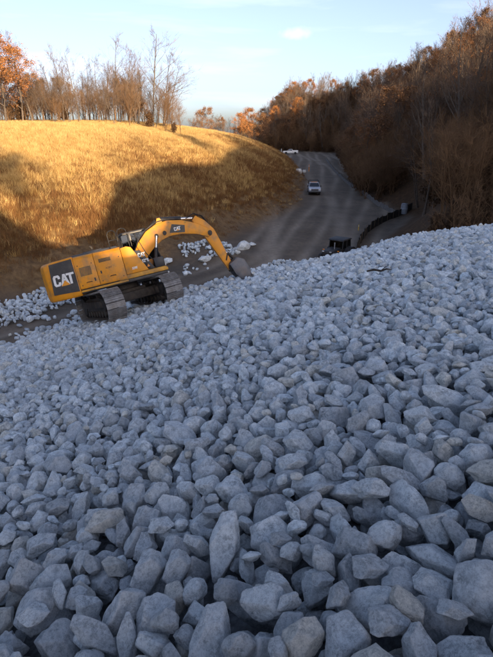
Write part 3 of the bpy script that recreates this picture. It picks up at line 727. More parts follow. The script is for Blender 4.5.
# undergrowth
def ukeep(x, y, d):
    dr = -sdist(x, y, RTOE); return (dr > .2) & (dr < 45) & (np.abs(x) < .56 * y + 10) & (rng.random(len(x)) < .9) & ~((y < 76) & (x < .37 * y))
x, y = rng.uniform(0, 80, 15000), rng.uniform(28, 270, 15000); k_ = ukeep(x, y, None); x, y = x[k_], y[k_]
x2, y2 = [], []
for _ in range(70):
    u = rng.uniform(-15, 185); yy = rng.uniform(88, 112); xx, yy = hill_xy(u, yy); x2.append(xx); y2.append(yy)
x, y = np.concatenate([x, x2]), np.concatenate([y, y2]); Pu = np.stack([x, y, terrain(x, y) - .05], -1); n = len(Pu)
sc_ = rng.uniform(.5, 1.5, n)[:, None] * np.array([[1, 1, 1.1]]); sc_[-70:] *= 1.0
def sapling(seed):
    wd, tw, lv, lf = branch_tree(seed, 5.0, 'spread'); me = wd.mesh('w', None); me.calc_loop_triangles()
    v0 = np.array([q.co[:] for q in me.vertices]); t0 = np.array([t.vertices[:] for t in me.loop_triangles]); v1 = np.array(tw.v); f1 = np.array(tw.f)
    return np_mesh('sapling', np.concatenate([v0, v1]), np.concatenate([t0, f1[:, [0, 1, 2]] + len(v0), f1[:, [0, 2, 3]] + len(v0)]))
def bush(seed):
    r_ = random.Random(seed); wd, tw, lv, lf = branch_tree(seed, 2.2, 'scrub'); v = np.array(tw.v); f = np.array(tw.f)
    keep = rng.random(len(f)) < .8; lv, lf = lv[:4 * (len(lf) // 3)], lf[:len(lf) // 3]
    return np_mesh('bush', np.concatenate([v, np.array(lv) ]) if lv else v, np.concatenate([f[keep], np.array(lf) + len(v)]) if lf else f[keep], None)
scatter('undergrowth', 'tangled brown brush and saplings under the trees', 'brush', [bush(900 + i) for i in range(4)] + [sapling(910 + i) for i in range(3)], [BRUSH] * 4 + [BRUSHW] * 3, Pu, sc_,
        np.stack([np.zeros(n), np.zeros(n), rng.uniform(0, 6.28, n)], -1), np.where(np.arange(n) >= n - 70, np.where(rng.random(n) < .85, rng.integers(4, 7, n), 0), np.where(rng.random(n) < .45, rng.integers(4, 7, n), rng.integers(0, 4, n))))

# ------------------------------------------------------------------ excavator
YEL = mat('machine_yellow', (.78, .30, .011), .45, var=.06, scale=3, spec=.4, dirt=(.26, .16, .08), dirt_amt=.7, dirt_scale=2.2)
YEL2 = mat('worn_yellow', (.62, .30, .03), .55, var=.2, scale=4, dirt=(.16, .10, .06), dirt_amt=.8, dirt_scale=2.2)
BLK = mat('black_paint', (.016, .016, .018), .45, var=.3, scale=4, dirt=(.10, .085, .07), dirt_amt=.4, dirt_scale=3)
STEEL = mat('track_steel', (.30, .29, .28), .5, metal=.5, var=.35, scale=9, bump=.3, dirt=(.13, .105, .08), dirt_amt=.6, dirt_scale=4)
DARKST = mat('greasy_steel', (.045, .038, .033), .7, metal=.2, var=.4, scale=7, bump=.3, dirt=(.11, .085, .06), dirt_amt=.8, dirt_scale=3)
CHROME = mat('cylinder_rod', (.6, .6, .6), .2, metal=1.0, var=.05)
WORN = mat('worn_bucket_steel', (.13, .135, .15), .5, metal=.5, var=.3, scale=6, bump=.3, dirt=(.12, .085, .06), dirt_amt=.7, dirt_scale=3)
WHITE = mat('white_vinyl', (.80, .80, .78), .5, var=.04, dirt=(.4, .34, .25), dirt_amt=.35, dirt_scale=4)
RUB = mat('rubber', (.022, .022, .023), .8, var=.3, scale=9, dirt=(.12, .10, .08), dirt_amt=.6, dirt_scale=3)
SEATM = mat('seat_cloth', (.03, .03, .032), .9)
LAMP = mat('lamp_lens', (.75, .75, .72), .15, spec=.8, var=.03)
AMB = mat('amber_lens', (.75, .25, .02), .3)

EXC_X, EXC_Y, BETA, TRK = -5.15, 20.75, R(12), R(-69)
g0 = np.array([.245, -.20]); up = Vector((-g0[0], -g0[1], 1)).normalized()
hd = Vector((math.cos(BETA), math.sin(BETA), 0)); fx = (hd - up * hd.dot(up)).normalized(); fy_ = up.cross(fx)
MW = Matrix(((fx.x, fy_.x, up.x, 0), (fx.y, fy_.y, up.y, 0), (fx.z, fy_.z, up.z, 0), (0, 0, 0, 1)))
ex0 = Vector((EXC_X, EXC_Y, plane_f(EXC_X, EXC_Y) + .0))
E = empty('excavator', mw=Matrix.Translation(ex0) @ MW @ Matrix.Diagonal((.97, 1, 1.15, 1)))
tag(E, 'yellow tracked excavator with black logo panels working on the riprap slope', 'excavator')
# --- undercarriage, turned against the house
TL, TR_, TW = 1.95, .46, .78                          # half distance of the wheels, wheel radius, shoe width
shoe_b = MB().box(-.095, .095, -TW / 2, TW / 2, 0, .022)
for gx_ in (-.075, 0.0, .07): shoe_b.box(gx_ - .012, gx_ + .012, -TW / 2, TW / 2, .0225, .055)
shoe_me = shoe_b.mesh('track_shoe', STEEL)
link_me = MB().box(-.085, .085, -.11, -.06, -.07, -.002).box(-.085, .085, .06, .11, -.07, -.002).mesh('track_link', DARKST)
wheel_me = MB().lathe([(.10, -.17), (.34, -.15), (.36, -.05), (.40, -.04), (.40, .04), (.36, .05), (.34, .15), (.10, .17)], axis='y', n=20).mesh('idler_wheel', DARKST, 0, True)
roller_me = MB().lathe([(.05, -.2), (.12, -.2), (.12, -.08), (.09, -.07), (.09, .07), (.12, .08), (.12, .2), (.05, .2)], axis='y', n=12).mesh('roller', DARKST, 0, True)
rad = TR_ + .055; straight = 2 * TL; per = 2 * straight + 2 * math.pi * rad; NS = int(round(per / .205))
for sd in (-1, 1):
    fb = MB().prism_y([(-1.45, .30), (1.35, .30), (1.5, .42), (1.35, .72), (.9, .80), (-.9, .80), (-1.4, .72)], -.17, .17)
    fb.prism_y([(-1.3, .44), (1.2, .44), (1.15, .70), (-1.25, .70)], -.30, .30)
    fr = fb.build('track_frame', DARKST, E, .02); fr.matrix_local = Matrix.Rotation(TRK, 4, 'Z') @ Matrix.Translation((0, sd * 1.30, 0))
    for i in range(NS):
        q = i * per / NS
        if q < straight: p = (-TL + q, 0, .50 - rad); th = math.pi
        elif q < straight + math.pi * rad:
            a = (q - straight) / rad; p = (TL + rad * math.sin(a), 0, .50 - rad * math.cos(a)); th = math.pi - a
        elif q < 2 * straight + math.pi * rad:
            u = q - straight - math.pi * rad; p = (TL - u, 0, .50 + rad - .05 * math.sin(math.pi * u / straight)); th = 0
        else:
            a = (q - 2 * straight - math.pi * rad) / rad; p = (-TL - rad * math.sin(a), 0, .50 + rad * math.cos(a)); th = -a
        for me in (shoe_me, link_me):
            o = link(bpy.data.objects.new(me.name.split('.')[0], me), fr); o.matrix_local = Matrix.Translation(p) @ Matrix.Rotation(th, 4, 'Y')
    for xx in (-TL, TL):
        o = link(bpy.data.objects.new('sprocket' if xx < 0 else 'idler_wheel', wheel_me), fr); o.location = (xx, 0, .5)
    for k in range(7):
        o = link(bpy.data.objects.new('roller', roller_me), fr); o.location = (-1.25 + k * .42, 0, .21)
    for k in (-.6, .6):
        o = link(bpy.data.objects.new('carrier_roller', roller_me), fr); o.location = (k, 0, .85); o.scale = (.8,) * 3
cb = MB().prism_z([(-.75, -.75), (.75, -.75), (.75, .75), (-.75, .75)], .42, .85).box(-1.0, -.55, -1.2, 1.2, .42, .74).box(.55, 1.0, -1.2, 1.2, .42, .74)
o = cb.build('car_body', DARKST, E, .03); o.rotation_euler.z = TRK
MB().lathe([(.62, .84), (.70, .86), (.70, .95), (.66, 1.03), (.66, 1.08)], n=28).build('swing_bearing', DARKST, E)
# --- house
MB().box(-2.55, 2.05, -1.40, 1.40, 1.08, 1.20).build('main_frame', BLK, E, .02)
MB().prism_y([(.0, 1.205), (2.10, 1.205), (2.10, 1.30), (2.0, 1.36), (.0, 1.36)], -1.47, -.42).build('front_platform', YEL2, E, .02)
cw = [(-1.62, 1.49), (-2.45, 1.49), (-2.85, 1.32), (-3.05, .95), (-3.14, .45), (-3.16, 0)]
cw = cw + [(a, -b) for a, b in cw[-2::-1]]
cwb = MB()
prof = [(1.02, .955), (1.10, .985), (1.22, 1.0), (2.20, 1.0), (2.34, .985), (2.42, .94)]
nn = len(cw); base = []
for z, sh in prof:
    for (a, b) in cw: cwb.v.append((-1.62 + (a + 1.62) * sh, b * sh if abs(b) > .01 else b, z - (.06 * (a + 1.62) / -1.5 if z > 2 else 0)))
for i in range(len(prof) - 1):
    for j in range(nn): q = i * nn; cwb.f.append((q + j, q + (j + 1) % nn, q + nn + (j + 1) % nn, q + nn + j))
cwb.f.append(tuple(range(nn - 1, -1, -1))); cwb.f.append(tuple((len(prof) - 1) * nn + j for j in range(nn)))
CW = cwb.build('counterweight', YEL, E, .03)
# logo panel on the counterweight's right side, set proud
panel = MB().prism_y([(-2.70, 1.26), (-1.66, 1.20), (-1.66, 2.35), (-2.58, 2.31)], -1.505, -1.493).build('logo_panel', BLK, CW)
def glyph(parts, size, x, z, y, slant=0.12):
    m = MB()
    for pts in parts: m.prism_y([((px_ + slant * pz_) * size + x, pz_ * size + z) for px_, pz_ in pts], y - .006, y)
    return m
def letter_C():
    o_ = [(.05, .18), (.18, .02), (.62, .02), (.75, .18), (.75, .36), (.52, .36), (.52, .24), (.46, .2), (.34, .2), (.28, .26)]
    p_ = [(.05, .18), (.28, .26), (.28, .74), (.05, .82)]
    q_ = [(.05, .82), (.28, .74), (.34, .8), (.46, .8), (.52, .76), (.52, .64), (.75, .64), (.75, .82), (.62, .98), (.18, .98)]
    return [o_[:2] + [(.34, .2), (.28, .26)], [(.18, .02), (.62, .02), (.46, .2), (.34, .2)], [(.62, .02), (.75, .18), (.75, .36), (.52, .36), (.52, .24), (.46, .2)], p_,
            [(.05, .82), (.28, .74), (.34, .8), (.18, .98)], [(.34, .8), (.46, .8), (.62, .98), (.18, .98)], [(.46, .8), (.52, .76), (.52, .64), (.75, .64), (.75, .82), (.62, .98)]]
def sh(parts, dx): return [[(a + dx, b) for a, b in p] for p in parts]
LA = sh([[(.0, .02), (.22, .02), (.42, .7), (.55, .98), (.30, .98)], [(.55, .98), (.42, .7), (.64, .02), (.88, .02)], [(.36, .56), (.50, .56), (.53, .40), (.30, .40)]], .74)
LT = sh([[(.02, .98), (.02, .80), (.82, .80), (.82, .98)], [(.30, .80), (.30, .02), (.54, .02), (.54, .80)]], 1.36)
TRI = sh([[(-.02, -.03), (.90, -.03), (.44, .42)]], .74)
def cat_logo(parent, size, x, z, y, name='logo_letters', slant=.05):
    for nm, p in (('letter_c', letter_C()), ('letter_a', LA), ('letter_t', LT)):
        glyph(p, size, x, z, y, slant).build(nm, WHITE, parent, smooth=False)
    glyph(TRI, size, x, z, y - .004, slant).build('logo_triangle', YEL, parent, smooth=False)
cat_logo(panel, .40, -2.60, 1.52, -1.5055)
MB().box(-1.64, .36, -1.34, 1.40, 1.205, 2.30).build('engine_bay', BLK, E)
hood = MB().prism_y([(-2.95, 2.30), (-1.62, 2.46), (.20, 2.46), (.33, 2.36), (.33, 2.31), (-1.62, 2.31)], -1.10, 1.30).build('engine_hood', mat('dark_hood', (.03, .032, .036), .35, var=.2, dirt=(.09, .08, .07), dirt_amt=.4), E, .03)
MB().box(-1.2, -.4, -.8, .1, 2.464, 2.50).build('hood_grille', BLK, hood, .01)
MB().tube([(-.9, .4, 2.45), (-.9, .4, 2.66), (-.98, .4, 2.72)], .055, 10).build('exhaust_pipe', DARKST, hood)
def side_panel(name, x0, x1, top0, top1):
    # outer skin with a rolled shoulder
    m = MB(); pr = [(-1.34, 1.24), (-1.47, 1.24), (-1.485, 1.32), (-1.485, 2.16), (-1.45, 2.28), (-1.36, 2.365), (-1.11, 2.40), (-1.11, 2.31), (-1.34, 2.2)]
    n_ = len(pr); m.v += [(x0, a, b) for a, b in pr] + [(x1, a, b) for a, b in pr]
    m.f += [tuple(range(n_)), tuple(range(2 * n_ - 1, n_ - 1, -1))] + [(i, i + n_, (i + 1) % n_ + n_, (i + 1) % n_) for i in range(n_)]
    return m.build(name, YEL, E, .012)
pa = side_panel('side_door', -1.615, -.80, 0, 0); pb = side_panel('side_door', -.785, .345, 0, 0)
MB().box(-.66, -.60, -1.50, -1.4865, 1.62, 1.72).build('door_latch', BLK, pb); MB().box(-.97, -.91, -1.50, -1.4865, 1.42, 1.54).build('door_latch', BLK, pa)
lv_ = MB().box(-.62, -.12, -1.4985, -1.4865, 2.00, 2.13)
LVR = lv_.build('louvre', mat('louvre_brown', (.34, .17, .03), .6, var=.2), pb)
for k in range(4):
    MB().box(-.61, -.13, -1.508, -1.4987, 2.012 + k * .03, 2.026 + k * .03).build('slat', BLK, LVR)
# fuel tank / tool box with sloped front and black decal
tank = MB().prism_y([(.36, 1.365), (.36, 2.32), (.62, 2.34), (.80, 2.28), (1.30, 1.365)], -1.478, -.50).build('fuel_tank', YEL, E, .02)
dec = MB().prism_y([(.87, 2.14), (1.13, 2.10), (1.58, 1.368), (1.305, 1.368)], -1.47, -.52).build('step_box', BLK, E, .01)
cat_logo(dec, .15, .99, 1.86, -1.4705, slant=0)
def text_part(txt, size, x, z, y, m, parent, bold=.012, slant=0.0):
    c = bpy.data.curves.new('lettering', 'FONT'); c.body = txt; c.size = size; c.extrude = .003; c.offset = bold * size; c.shear = slant
    t = bpy.data.objects.new('lettering', c); COL.objects.link(t); bpy.context.view_layer.update()
    me = bpy.data.meshes.new_from_object(t.evaluated_get(bpy.context.evaluated_depsgraph_get())); bpy.data.objects.remove(t)
    me.materials.clear(); me.materials.append(m); o = link(bpy.data.objects.new('lettering', me), parent)
    o.rotation_euler = (math.pi / 2, 0, 0); o.location = (x, y, z); return o
text_part('329E', .15, 1.10, 1.66, -1.4735, WHITE, dec, .03)
glyph([[(0, 0), (1, 0), (.5, .8)]], .13, 1.26, 1.47, -1.4735, 0).build('logo_triangle', AMB, dec, smooth=False)
text_part('329E', .115, .62, 1.50, -1.4815, WHITE, tank, .03, .2)
text_part('ACERT', .085, -.42, 1.74, -1.4885, BLK, pb, .0, .2)
MB().box(1.60, 2.02, -1.42, -.86, 1.362, 1.72).build('battery_box', BLK, E, .02)
def rail(pts, r_=.018, name='handrail', par=None): return MB().tube(pts, r_, 6).build(name, BLK, par or E)
def loop(x0, x1, y, z0, z1, n_=8):
    pts = [(x0, y, z0), (x0, y, z1 - .12)]
    for i in range(n_ + 1):
        a = math.pi * (1 - i / n_); pts.append(((x0 + x1) / 2 + (x1 - x0) / 2 * math.cos(a), y, z1 - .12 + .14 * math.sin(a)))
    return pts + [(x1, y, z0)]
rail(loop(-.02, .34, -1.25, 2.38, 2.98)); rail(loop(.40, .78, -1.25, 2.30, 2.98)); rail([(-.02, -1.25, 2.66), (.34, -1.25, 2.66)])
rail([(.78, -1.25, 2.75), (1.15, -1.25, 2.55), (1.36, -1.30, 1.95), (1.75, -1.38, 1.45)]); rail([(.36, -1.25, 2.62), (.36, -.62, 2.62)])
MB().box(.82, .92, -1.42, -1.20, 2.50, 2.78).tube([(.87, -1.25, 2.3), (.87, -1.25, 2.55)], .015, 6).build('mirror', BLK, E, .01)
MB().box(-2.0, -1.85, .9, 1.1, 2.40, 2.52).build('rear_camera', BLK, CW, .01)
# cab on the far side
cabp = [(.36, 1.22), (1.98, 1.22), (2.02, 1.75), (1.62, 2.90), (.50, 2.90), (.36, 2.7)]
cab = MB().prism_y([(.36, 1.22), (1.98, 1.22), (2.02, 1.70), (.36, 1.78)], .48, 1.44).build('cab', YEL, E, .02)
pf = MB()
for y in (.50, 1.42):
    for a, b in (((.40, 1.74), (.42, 2.84)), ((2.0, 1.70), (1.62, 2.86)), ((1.12, 1.74), (1.10, 2.86))): pf.tube([(a[0], y, a[1]), (b[0], y, b[1])], .035, 6)
pf.build('cab_frame', BLK, cab)
MB().prism_y([(.34, 2.84), (1.66, 2.84), (1.60, 2.93), (.44, 2.93)], .45, 1.47).build('cab_roof', BLK, cab, .02)
for y in (.475, 1.445):
    MB().prism_y([(.44, 1.79), (1.09, 1.77), (1.08, 2.83), (.46, 2.83)], y - .004, y + .004).build('window', GLASS, cab, smooth=False)
    MB().prism_y([(1.15, 1.76), (1.96, 1.72), (1.60, 2.83), (1.13, 2.83)], y - .004, y + .004).build('window', GLASS, cab, smooth=False)
mws = MB(); mws.add([(2.02, .53, 1.72), (2.02, 1.39, 1.72), (1.645, 1.39, 2.83), (1.645, .53, 2.83), (2.03, .53, 1.725), (2.03, 1.39, 1.725), (1.655, 1.39, 2.835), (1.655, .53, 2.835)],
        [(0,3,2,1),(4,5,6,7),(0,1,5,4),(1,2,6,5),(2,3,7,6),(3,0,4,7)]); mws.build('windshield', GLASS, cab, smooth=False)
MB().box(.62, 1.1, .72, 1.2, 1.80, 1.95).prism_y([(.58, 1.9), (.72, 1.9), (.66, 2.5), (.54, 2.5)], .74, 1.18).build('seat', SEATM, cab, .03)
# --- boom, stick, bucket
def strip(cl, hw):
    """outline of a beam along a bent centre line with half widths"""
    L_, R_ = [], []
    for i, (x, z) in enumerate(cl):
        a, b = cl[max(i - 1, 0)], cl[min(i + 1, len(cl) - 1)]; d = Vector((b[0] - a[0], b[1] - a[1])).normalized(); nrm = Vector((-d.y, d.x))
        L_.append((x + nrm.x * hw[i], z + nrm.y * hw[i])); R_.append((x - nrm.x * hw[i], z - nrm.y * hw[i]))
    return L_, R_
def beam(cl, hw, y0, y1):
    m = MB(); L_, R_ = strip(cl, hw); n_ = len(cl)
    for y in (y0, y1):
        k = len(m.v); m.v += [(p[0], y, p[1]) for p in L_] + [(p[0], y, p[1]) for p in R_]
        m.f += [(k + i, k + i + 1, k + n_ + i + 1, k + n_ + i) for i in range(n_ - 1)]
    o = 2 * n_
    for i in range(n_ - 1):
        m.f += [(i, i + 1, o + i + 1, o + i), (n_ + i, n_ + i + 1, o + n_ + i + 1, o + n_ + i)]
    m.f += [(0, n_, o + n_, o), (n_ - 1, 2 * n_ - 1, o + 2 * n_ - 1, o + n_ - 1)]
    return m
BCL = [(.70, 1.45), (1.02, 1.84), (1.36, 2.18), (1.75, 2.46), (2.18, 2.62), (2.62, 2.68), (3.2, 2.62), (3.85, 2.43), (4.40, 2.16)]
boom = beam(BCL, [.18, .26, .31, .325, .32, .295, .26, .21, .16], -.26, .26).build('boom', YEL, E, .025)
pl_ = MB().prism_y([(2.62, 2.50), (3.30, 2.40), (3.36, 2.66), (2.80, 2.80)], -.274, -.263).build('logo_panel', BLK, boom); cat_logo(pl_, .145, 2.84, 2.52, -.2745, slant=0)
for c in ((2.02, 2.50), (2.40, 2.54)): MB().cyl((c[0], 0, c[1]), (0, 1, 0), .085, .60, 14).build('pivot_pin', DARKST, boom)
def ram(a, b, y, rb, rr, par, frac=.58):
    a, b = Vector((a[0], y, a[1])), Vector((b[0], y, b[1])); m_ = a.lerp(b, frac)
    t = MB().tube([a, m_], rb, 12).build('cylinder_barrel', BLK if rb < .085 else BLK, par); MB().tube([m_, b], rr, 10).build('piston_rod', CHROME, t); return t
for y in (-.36, .36): ram((1.62, 1.40), (2.02, 2.50), y, .085, .05, boom, .62)
ram((2.30, 3.08), (3.80, 2.86), 0.0, .095, .055, boom, .66)
MB().prism_y([(2.10, 2.88), (2.45, 2.92), (2.36, 3.14), (2.22, 3.14)], -.12, .12).build('cylinder_bracket', YEL2, boom, .01)
for k, y in enumerate((-.14, -.07, .07, .14)):
    hp = [(.9, y, 2.12), (1.2, y, 2.52), (1.62, y, 2.82), (2.1, y, 3.00 + .03 * k), (2.6, y, 3.04), (3.2, y, 2.94)]
    MB().tube(hp, .022, 6).build('hose', RUB, boom)
SCL = [(3.85, 2.84), (4.12, 2.52), (4.40, 2.14), (4.62, 1.60), (4.86, .98), (5.00, .62)]
stick = beam(SCL, [.12, .24, .27, .22, .17, .13], -.19, .19).build('stick', YEL, E, .02)
MB().cyl((4.40, 0, 2.16), (0, 1, 0), .10, .62, 14).build('pivot_pin', DARKST, stick)
ram((4.22, 2.72), (4.98, 1.25), 0.0, .075, .045, stick, .62)
BX, BZ, BS = 5.58, .72, .92
def bt(a, b): return (5.00 + (a - BX) * BS, .60 + (b - BZ) * BS * .92)
MB().tube([(4.98, -.16, 1.25), (4.84, -.16, .98)], .045, 8).tube([(4.98, .16, 1.25), (4.84, .16, .98)], .045, 8).tube([(4.98, -.12, 1.25), (bt(5.92, 0)[0], -.12, bt(0, 1.1)[1])], .05, 8).tube([(4.98, .12, 1.25), (bt(5.92, 0)[0], .12, bt(0, 1.1)[1])], .05, 8).build('bucket_linkage', DARKST, stick)
# bucket: open shell, mouth forward and down
bo = [(5.46, .98), (5.90, 1.20), (6.22, 1.06), (6.40, .62), (6.44, .10), (6.46, -.22)]
bi = [(5.50, .90), (5.88, 1.11), (6.14, .98), (6.31, .60), (6.36, .10), (6.39, -.21)]
bo = [bt(*p) for p in bo]; bi = [bt(*p) for p in bi]; bk = MB(); n_ = len(bo)
for y in (-.62, .62): bk.v += [(a, y, b) for a, b in bo] + [(a, y, b) for a, b in bi]
o2 = 2 * n_
for i in range(n_ - 1):
    bk.f += [(i, i + 1, o2 + i + 1, o2 + i), (n_ + i, n_ + i + 1, o2 + n_ + i + 1, o2 + n_ + i), (i, i + 1, n_ + i + 1, n_ + i), (o2 + i, o2 + i + 1, o2 + n_ + i + 1, o2 + n_ + i)]
bk.f += [(0, n_, o2 + n_, o2), (n_ - 1, 2 * n_ - 1, o2 + 2 * n_ - 1, o2 + n_ - 1)]
bucket = bk.build('bucket', WORN, E, .01)
for y in (-.625, .585): MB().prism_y(bo + [bt(6.02, .02), bt(5.66, .46)], y, y + .04).build('side_plate', WORN, bucket, .008)
for k in range(5):
    y = -.55 + k * .275; MB().prism_y([bt(*p) for p in ((6.36, -.06), (6.48, -.06), (6.50, -.26), (6.44, -.52), (6.40, -.52), (6.36, -.26))], y - .06, y + .06).build('tooth', WORN, bucket, .006)
for y in (-.22, .22): MB().prism_y([bt(*p) for p in ((5.42, .78), (5.50, .60), (5.72, .66), (6.02, 1.16), (5.84, 1.24), (5.5, 1.02))], y - .025, y + .025).build('hinge_ear', DARKST, bucket, .006)
for k, (x_, z_) in enumerate([(-1.50, 1.36), (-1.50, 2.06), (-.92, 2.06), (-.66, 1.36), (.22, 1.36), (.22, 2.06)]): MB().cyl((x_, -1.4905, z_), (0, 1, 0), .022, .012, 8).build('bolt', DARKST, pa if x_ < -.8 else pb)
grl = MB().box(-1.48, -.98, -1.4985, -1.4865, 1.66, 2.0).build('intake_grille', YEL2, pa)
for k in range(7): MB().box(-1.46, -1.0, -1.508, -1.4987, 1.69 + k * .043, 1.712 + k * .043).build('slat', BLK, grl)
for x_, z_ in ((-.30, 1.45), (-1.3, 1.42)): MB().tube([(x_, -1.487, z_), (x_, -1.54, z_ + .02), (x_ + .22, -1.54, z_ + .02), (x_ + .22, -1.487, z_)], .012, 6).build('grab_handle', BLK, pb if x_ > -.8 else pa)
MB().prism_y([(-1.62, 1.13), (.36, 1.13), (.36, 1.20), (-1.62, 1.20)], -1.46, -1.405).build('lower_skirt', YEL2, E, .01)
for y_ in (-.10, .0, .10): MB().tube([(3.5, y_, 2.90), (3.9, y_, 3.02), (4.25, y_, 2.86), (4.5, y_, 2.42), (4.68, y_, 1.96)], .02, 6).build('hose', RUB, stick)
for x_, z_ in ((1.45, 2.30), (2.0, 2.84), (2.7, 2.90), (3.4, 2.76)): MB().box(x_ - .05, x_ + .05, -.275, .275, z_ - .03, z_ + .03).build('weld_plate', YEL2, boom, .008)
MB().box(.95, 1.10, -.30, -.262, 1.95, 2.10).build('boom_light', LAMP, boom, .01)
MB().tube([bt(6.42, -.18)[:1] + (-.64,) + bt(6.42, -.18)[1:], bt(6.42, -.18)[:1] + (.64,) + bt(6.42, -.18)[1:]], .045, 6).build('cutting_edge', CHROME, bucket)
MB().prism_z([(1.98, -.6), (2.10, -.6), (2.10, -.5), (1.98, -.5)], 1.362, 1.46).build('work_light', LAMP, E)

# ------------------------------------------------------------------ vehicles on the haul road
def wheel(parent, x, y, r_, w, rim):
    t = MB().lathe([(r_ * .62, -w / 2), (r_ * .93, -w / 2), (r_, -w * .32), (r_, w * .32), (r_ * .93, w / 2), (r_ * .62, w / 2)], axis='y', n=20).build('wheel', RUB, parent, loc=(x, y, r_))
    MB().lathe([(.04, -w * .40), (r_ * .3, -w * .46), (r_ * .61, -w * .40), (r_ * .61, w * .40), (r_ * .3, w * .46), (.04, w * .40)], axis='y', n=14).build('rim', rim, t)
    return t
RIM = mat('alloy_rim', (.45, .45, .46), .35, metal=.8)
def pickup(loc, heading, paint, label, rack):
    t = empty('pickup_truck', mw=Matrix.Translation(loc) @ Matrix.Rotation(heading, 4, 'Z')); tag(t, label, 'pickup truck', 'pickup trucks on the haul road')
    m = MB()                                          # lower body with wheel arches cut as steps
    side_ = [(-2.95, .55), (-2.30, .55), (-2.22, .88), (-1.50, .88), (-1.42, .50), (1.25, .50), (1.33, .90), (2.15, .90), (2.23, .52), (2.85, .50), (2.92, .75), (2.88, 1.12), (2.70, 1.20), (1.20, 1.27), (-.75, 1.27), (-2.95, 1.27)]
    m.prism_y(side_, -.98, .98); body = m.build('body', paint, t, .03)
    c = MB(); bl, tl = [(-.75, .93), (1.25, .93)], [(-.55, .78), (.45, .78)]
    c.add([(-.78, -.93, 1.275), (1.28, -.93, 1.275), (1.28, .93, 1.275), (-.78, .93, 1.275), (-.62, -.76, 1.90), (.50, -.76, 1.90), (.50, .76, 1.90), (-.62, .76, 1.90)],
          [(0, 3, 2, 1), (4, 5, 6, 7), (0, 1, 5, 4), (1, 2, 6, 5), (2, 3, 7, 6), (3, 0, 4, 7)])
    cab_ = c.build('cab', paint, t, .04)
    def pane(q, name): 
        a = [Vector(p) for p in q]; n_ = (a[1] - a[0]).cross(a[3] - a[0]).normalized() * .012
        MB().add([p + n_ * .2 for p in a] + [p + n_ for p in a], [(0, 3, 2, 1), (4, 5, 6, 7), (0, 1, 5, 4), (1, 2, 6, 5), (2, 3, 7, 6), (3, 0, 4, 7)]).build(name, DARKGL, cab_, smooth=False)
    pane([(1.25, -.82, 1.33), (1.25, .82, 1.33), (.56, .70, 1.85), (.56, -.70, 1.85)], 'windshield')
    for sd in (-1, 1):
        q = [(-.66, sd * .913, 1.33), (.22, sd * .913, 1.33), (.18, sd * .79, 1.83), (-.57, sd * .79, 1.83)]; q2 = [(.28, sd * .913, 1.33), (1.10, sd * .913, 1.33), (.48, sd * .79, 1.83), (.24, sd * .79, 1.83)]
        for z_ in (q, q2): pane(z_ if sd < 0 else z_[::-1], 'window')
        MB().box(.98, 1.10, min(sd * .98, sd * 1.18), max(sd * .98, sd * 1.18), 1.28, 1.50).build('mirror', BLK, cab_, .02)
        MB().box(2.78, 2.935, sd * .80 - .17, sd * .80 + .17, .88, 1.08).build('headlight', LAMP, body, .02)
        MB().box(-2.965, -2.94, sd * .88 - .08, sd * .88 + .08, .85, 1.2).build('tail_light', mat('red_lens', (.35, .01, .01), .3), body)
        for x_ in (-1.86, 1.74): wheel(t, x_, sd * .84, .40, .28, RIM)
    g_ = MB().box(2.80, 2.945, -.58, .58, .74, 1.08).build('grille', BLK, body, .02)
    for k in range(4): MB().box(2.946, 2.955, -.55, .55, .78 + k * .075, .80 + k * .075).build('grille_bar', RIM, g_)
    MB().box(2.84, 3.02, -.98, .98, .48, .70).build('bumper', BLK, t, .03)
    MB().box(-2.85, -.85, -.86, .86, 1.272, 1.285).build('bed_floor', BLK, t)
    for sd in (-1, 1): MB().box(-2.93, -.82, sd * .97 - .06 if sd > 0 else -.97, sd * .97 if sd > 0 else -.91, 1.272, 1.48).build('bed_side', paint, t, .01)
    MB().box(-2.95, -2.89, -.9, .9, 1.272, 1.48).build('tailgate', paint, t, .01)
    if rack:
        r_ = MB()
        for y in (-.88, .88):
            r_.tube([(-.86, y, 1.28), (-.86, y, 2.12)], .035, 6).tube([(-2.75, y, 1.28), (-2.75, y, 2.12)], .035, 6).tube([(-2.8, y, 2.12), (-.7, y, 2.12)], .035, 6)
        r_.tube([(-.86, -.88, 2.12), (-.86, .88, 2.12)], .035, 6).tube([(-2.75, -.88, 2.12), (-2.75, .88, 2.12)], .035, 6); r_.build('ladder_rack', BLK, t)
        MB().box(-.10, .08, -.55, .55, 1.91, 1.98).build('light_bar', AMB, cab_, .02)
    return t
DARKGL = mat('dark_window', (.02, .025, .03), .08, spec=.8, var=.02)
P1 = at(315.5, 196, float(floor_z(80))); P1.z = tz(P1.x, P1.y)
pickup(P1 + Vector((0, 2.6, 0)), R(-94), mat('silver_blue_paint', (.42, .47, .55), .3, var=.03, spec=.6, dirt=(.22, .19, .15), dirt_amt=.5), 'silver blue pickup truck with ladder rack driving along the haul road', True)
P2 = Vector(((290.5 - 246.5) / FPX * 205 / 1.06, 205, 0)); P2.z = tz(P2.x, P2.y)
pickup(P2, R(171), mat('white_paint', (.78, .78, .77), .3, var=.03, spec=.6, dirt=(.3, .26, .2), dirt_amt=.3), 'white pickup truck parked side-on where the road meets the wood', False)

